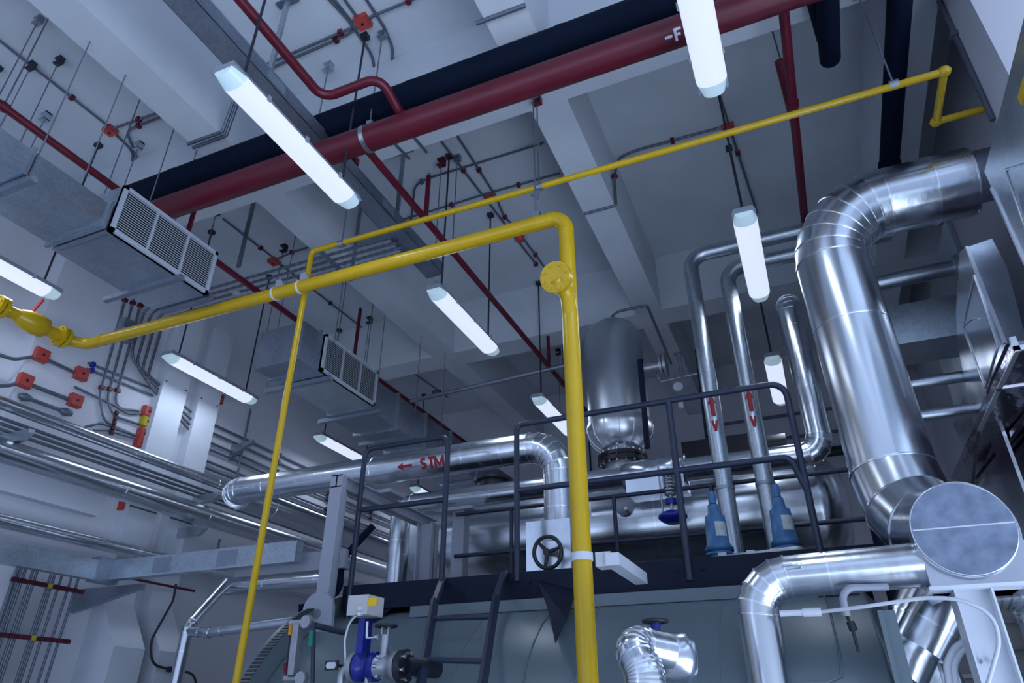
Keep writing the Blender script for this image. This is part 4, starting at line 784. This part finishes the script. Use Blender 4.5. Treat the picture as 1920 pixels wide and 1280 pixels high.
for k, (py, lb) in enumerate(((4.52, 'topmost'), (3.66, 'middle'), (3.42, 'lowest'))):
    tt = Thing('stub_pipe', '%s of three galvanised stub pipes between flue and right wall' % lb, 'pipe', (.6, 5.1, py)); tt.part('pipe', G().cyl((.4, 5.1, py), (1.6, 5.1, py), .06 if k == 0 else .04, 18), 'galvanised'); tt.part('flange', G().band((1.4, 5.1, py), (1, 0, 0), .095 if k == 0 else .07, .04, 18), 'galvanised_dull')
solo('sheet_column', 'tall dull sheet panel beyond the stub pipes at right', 'panel', G().box((1.42, 5.0, .5), (1.46, 6.6, 4.9)), 'galvanised')

# ------------------------------------------------------------------ boiler front fittings
vb = PY(687, 1150, 3.45)
t = Thing('control_valve', 'royal blue control valve with beige actuator box and yellow sticker', 'valve', (vb.x, 3.45, 1.5)); q = lambda a, b, y=3.45: PY(a, b, y)
a, b = q(667, 1157), q(708, 1118); ac = t.part('actuator', G().box((a.x, 3.36, a.z), (b.x, 3.52, b.z)), 'beige_case'); s0, s1 = q(690, 1136, 3.358), q(707, 1119, 3.358); t.part('sticker', G().box((s0.x, 3.356, s0.z), (s1.x, 3.36, s1.z)), 'label_yellow', ac, 'yellow sticker')
for py in (1141, 1151): p = q(677, py, 3.36); t.part('gland', G().cyl(p, p + V((-.0, -.02, 0)), .012, 12), 'white_plastic', ac)
a, b = q(671, 1235), q(690, 1160); t.part('yoke', G().box((a.x, 3.42, a.z), (b.x, 3.50, b.z)), 'royal_blue'); t.part('stem', G().cyl(q(689, 1165, 3.41), q(688, 1195, 3.41), .009, 10), 'chrome'); t.part('lever', G().cyl(q(687, 1196, 3.41), q(707, 1194, 3.41), .007, 8).cyl(q(703, 1194, 3.41), q(708, 1194, 3.41), .014, 10), 'chrome')
vc = q(690, 1250); t.part('body', G().lathe(vc - V((.06, 0, 0)), (1, 0, 0), [(0, .075), (.03, .075), (.035, .05), (.085, .05), (.09, .075), (.12, .075)], 28), 'royal_blue'); t.part('flange', G().band(vc - V((.085, 0, 0)), (1, 0, 0), .075, .03, 28), 'cast_steel'); t.part('drain_cock', G().cyl(vc - V((0, 0, .05)), vc - V((0, 0, .14)), .014, 10), 'cast_steel')
for k in range(6): a = k * math.pi / 3; c = vc + V((.07, .055 * math.cos(a), .055 * math.sin(a))); t.part('bolt', G().cyl(c, c + V((.02, 0, 0)), .012, 6), 'chrome')
t.part('outlet_pipe', G().sweep(fil([vc - V((.1, 0, 0)), vc - V((.17, 0, 0)), vc - V((.17, 0, .6))], .05, 5), .022, 14), 'cast_steel'); t.part('cable', G().sweep(fil([q(672, 1150, 3.4), q(655, 1165, 3.4), q(646, 1200, 3.4), q(648, 1245, 3.4)], .1, 4), .006, 6), 'white_plastic')
gv = q(718, 1250); t = Thing('stop_valve', 'steel stop valve with black handwheel and black flange on the boiler', 'valve', gv); t.part('body', G().lathe(gv - V((.06, 0, 0)), (1, 0, 0), [(0, .06), (.03, .06), (.05, .045), (.09, .06), (.11, .045), (.13, .075), (.16, .075)], 24), 'cast_steel'); t.part('bonnet', G().cyl(gv, gv + V((0, 0, .16)), .024, 14), 'cast_steel'); t.part('yoke', G().bar(gv + V((-.02, 0, .1)), gv + V((-.02, 0, .2)), .008, .02).bar(gv + V((.02, 0, .1)), gv + V((.02, 0, .2)), .008, .02), 'cast_steel'); t.part('handwheel', G().torus(gv + V((0, 0, .205)), (0, 0, 1), .055, .009, 24, 8).bar(gv + V((-.055, 0, .205)), gv + V((.055, 0, .205)), .014, .01), 'black_iron')
fl = t.part('boiler_flange', G().band(gv + V((.13, 0, 0)), (1, 0, 0), .085, .035, 28), 'black_iron'); t.part('nozzle', G().cyl(gv + V((.13, 0, 0)), gv + V((.19, .25, 0)), .05, 18), 'black_iron')
for k in range(6): a = k * math.pi / 3 + .3; c = gv + V((.145, .064 * math.cos(a), .064 * math.sin(a))); t.part('bolt', G().cyl(c, c + V((.02, 0, 0)), .012, 6), 'chrome', fl)
gl = q(556, 1215); t = Thing('level_gauge', 'boiler level gauge glass in a steel frame with orange and green tags', 'gauge', gl); a, b = q(545, 1262), q(562, 1172); t.part('frame', G().bar(q(549, 1265), q(560, 1170), .045, .05, (0, 1, 0)), 'cast_steel'); t.part('glass', G().bar(q(540, 1265, 3.44), q(549, 1172, 3.44), .012, .03, (0, 1, 0)), 'black_iron'); t.part('upper_tag', G().bar(q(543, 1190, 3.42), q(545, 1170, 3.42), .018, .008, (0, 1, 0)), 'orange_tag'); t.part('lower_tag', G().bar(q(534, 1262, 3.42), q(535, 1242, 3.42), .018, .008, (0, 1, 0)), 'red_pipe')
for py, px in ((1167, 562), (1272, 552)): p = q(px, py); cock = t.part('cock', G().cyl(p - V((.07, 0, 0)), p + V((.09, 0, 0)), .016, 12).lathe(p + V((.06, -.03, 0)), (0, 1, 0), [(0, .035), (.03, .04), (.05, .02)], 18), 'cast_steel')
t.part('side_pipe', G().sweep(fil([q(583, 1165), q(588, 1170), q(586, 1280)], .01, 3), .012, 10), 'navy_steel'); t.part('top_pipe', G().cyl(q(590, 1172), PY(645, 1185, 3.62), .018, 10), 'navy_steel'); t.part('green_tag', G().bar(q(582, 1210, 3.43), q(584, 1182, 3.43), .026, .006, (0, 1, 0)), 'green_tag')
p = q(622, 1247); t = Thing('name_plate', 'small black and white name plate left of the control valve', 'sign', p); t.part('backing', G().cbox(p, (.085, .01, .05)), 'black_iron'); t.part('plate', G().prism([p + V((-.035, -.006, 0)), p + V((-.025, -.006, .016)), p + V((.025, -.006, .016)), p + V((.035, -.006, 0)), p + V((.025, -.006, -.016)), p + V((-.025, -.006, -.016))], (0, -.002, 0)), 'white_plastic')
t.part('stalk', G().cyl(p + V((.04, 0, 0)), p + V((.08, .1, -.01)), .008, 8), 'black_iron')
# clad valve in the lower middle
q = lambda a, b, y=3.0: PY(a, b, y)
clad_pipe('clad_pipe', 'bright clad elbow dropping from the blue stem valve', [q(1255, 1222, 3.12), q(1180, 1205, 3.0), q(1210, 1262, 2.95), q(1216, 1420, 2.95)], .075, [.09, .09], n=5, seams=(.55,), seg=32)
t = Thing('clad_valve', 'clad valve body with blue stem and black handwheel in front of the boiler', 'valve', q(1255, 1230, 3.2)); c = q(1262, 1232, 3.15); t.part('jacket', G().lathe(c - V((.1, 0, 0)), (1, .25, 0), [(0, .06), (.03, .085), (.06, .10), (.15, .10), (.19, .07), (.2, .01)], 24), 'aluminium_sheet'); t.part('stem', G().cyl(q(1229, 1200, 3.15), q(1229, 1168, 3.15), .022, 12), 'royal_blue'); t.part('handwheel', G().torus(q(1229, 1164, 3.15), (0, 0, 1), .05, .009, 24, 8).bar(q(1229, 1164, 3.15) - V((.05, 0, 0)), q(1229, 1164, 3.15) + V((.05, 0, 0)), .016, .01).cyl(q(1229, 1170, 3.15), q(1229, 1158, 3.15), .018, 10), 'black_iron')
# white letter on the red main
rm = H(); rm.o = [o for o in bpy.data.objects if o.name.startswith('red_fire_main')][0]
out = V((0, -.5, -.86)).normalized(); up = V((0, -.86, .5)).normalized()
on_cyl('-F', .075, (PZ(1255, 36, 5.26).x, 2.95, 5.34), (1, 0, 0), up, .098, out, 'white_letter', rm)

# black cable bundle dropping beside the frame
solo('black_cable', 'thick black cable bundle sagging from the frame to the boiler ring', 'cable', G().sweep(fil([PY(700, 985, 4.6), PY(640, 1050, 4.5), PY(636, 1105, 4.4), PY(600, 1135, 4.3), PY(560, 1140, 4.2)], .12, 5), .028, 12), 'black_foam')

t = Thing('wall_bracket', 'grey cantilever bracket with vertical conduit right of the white trunkings', 'bracket', PX(440, 840, XL)); p = PX(432, 842, XL)
t.part('arm', G().prism([(XL, p.y, p.z + .05), (XL + .32, p.y, p.z + .08), (XL + .32, p.y, p.z + .04), (XL + .1, p.y, p.z - .05), (XL, p.y, p.z - .14)], (0, .05, 0)), 'galvanised_dull'); t.part('conduit', G().cyl((XL + .09, p.y + .1, p.z - .35), (XL + .09, p.y + .1, p.z + .55), .013, 8), 'conduit_wall')
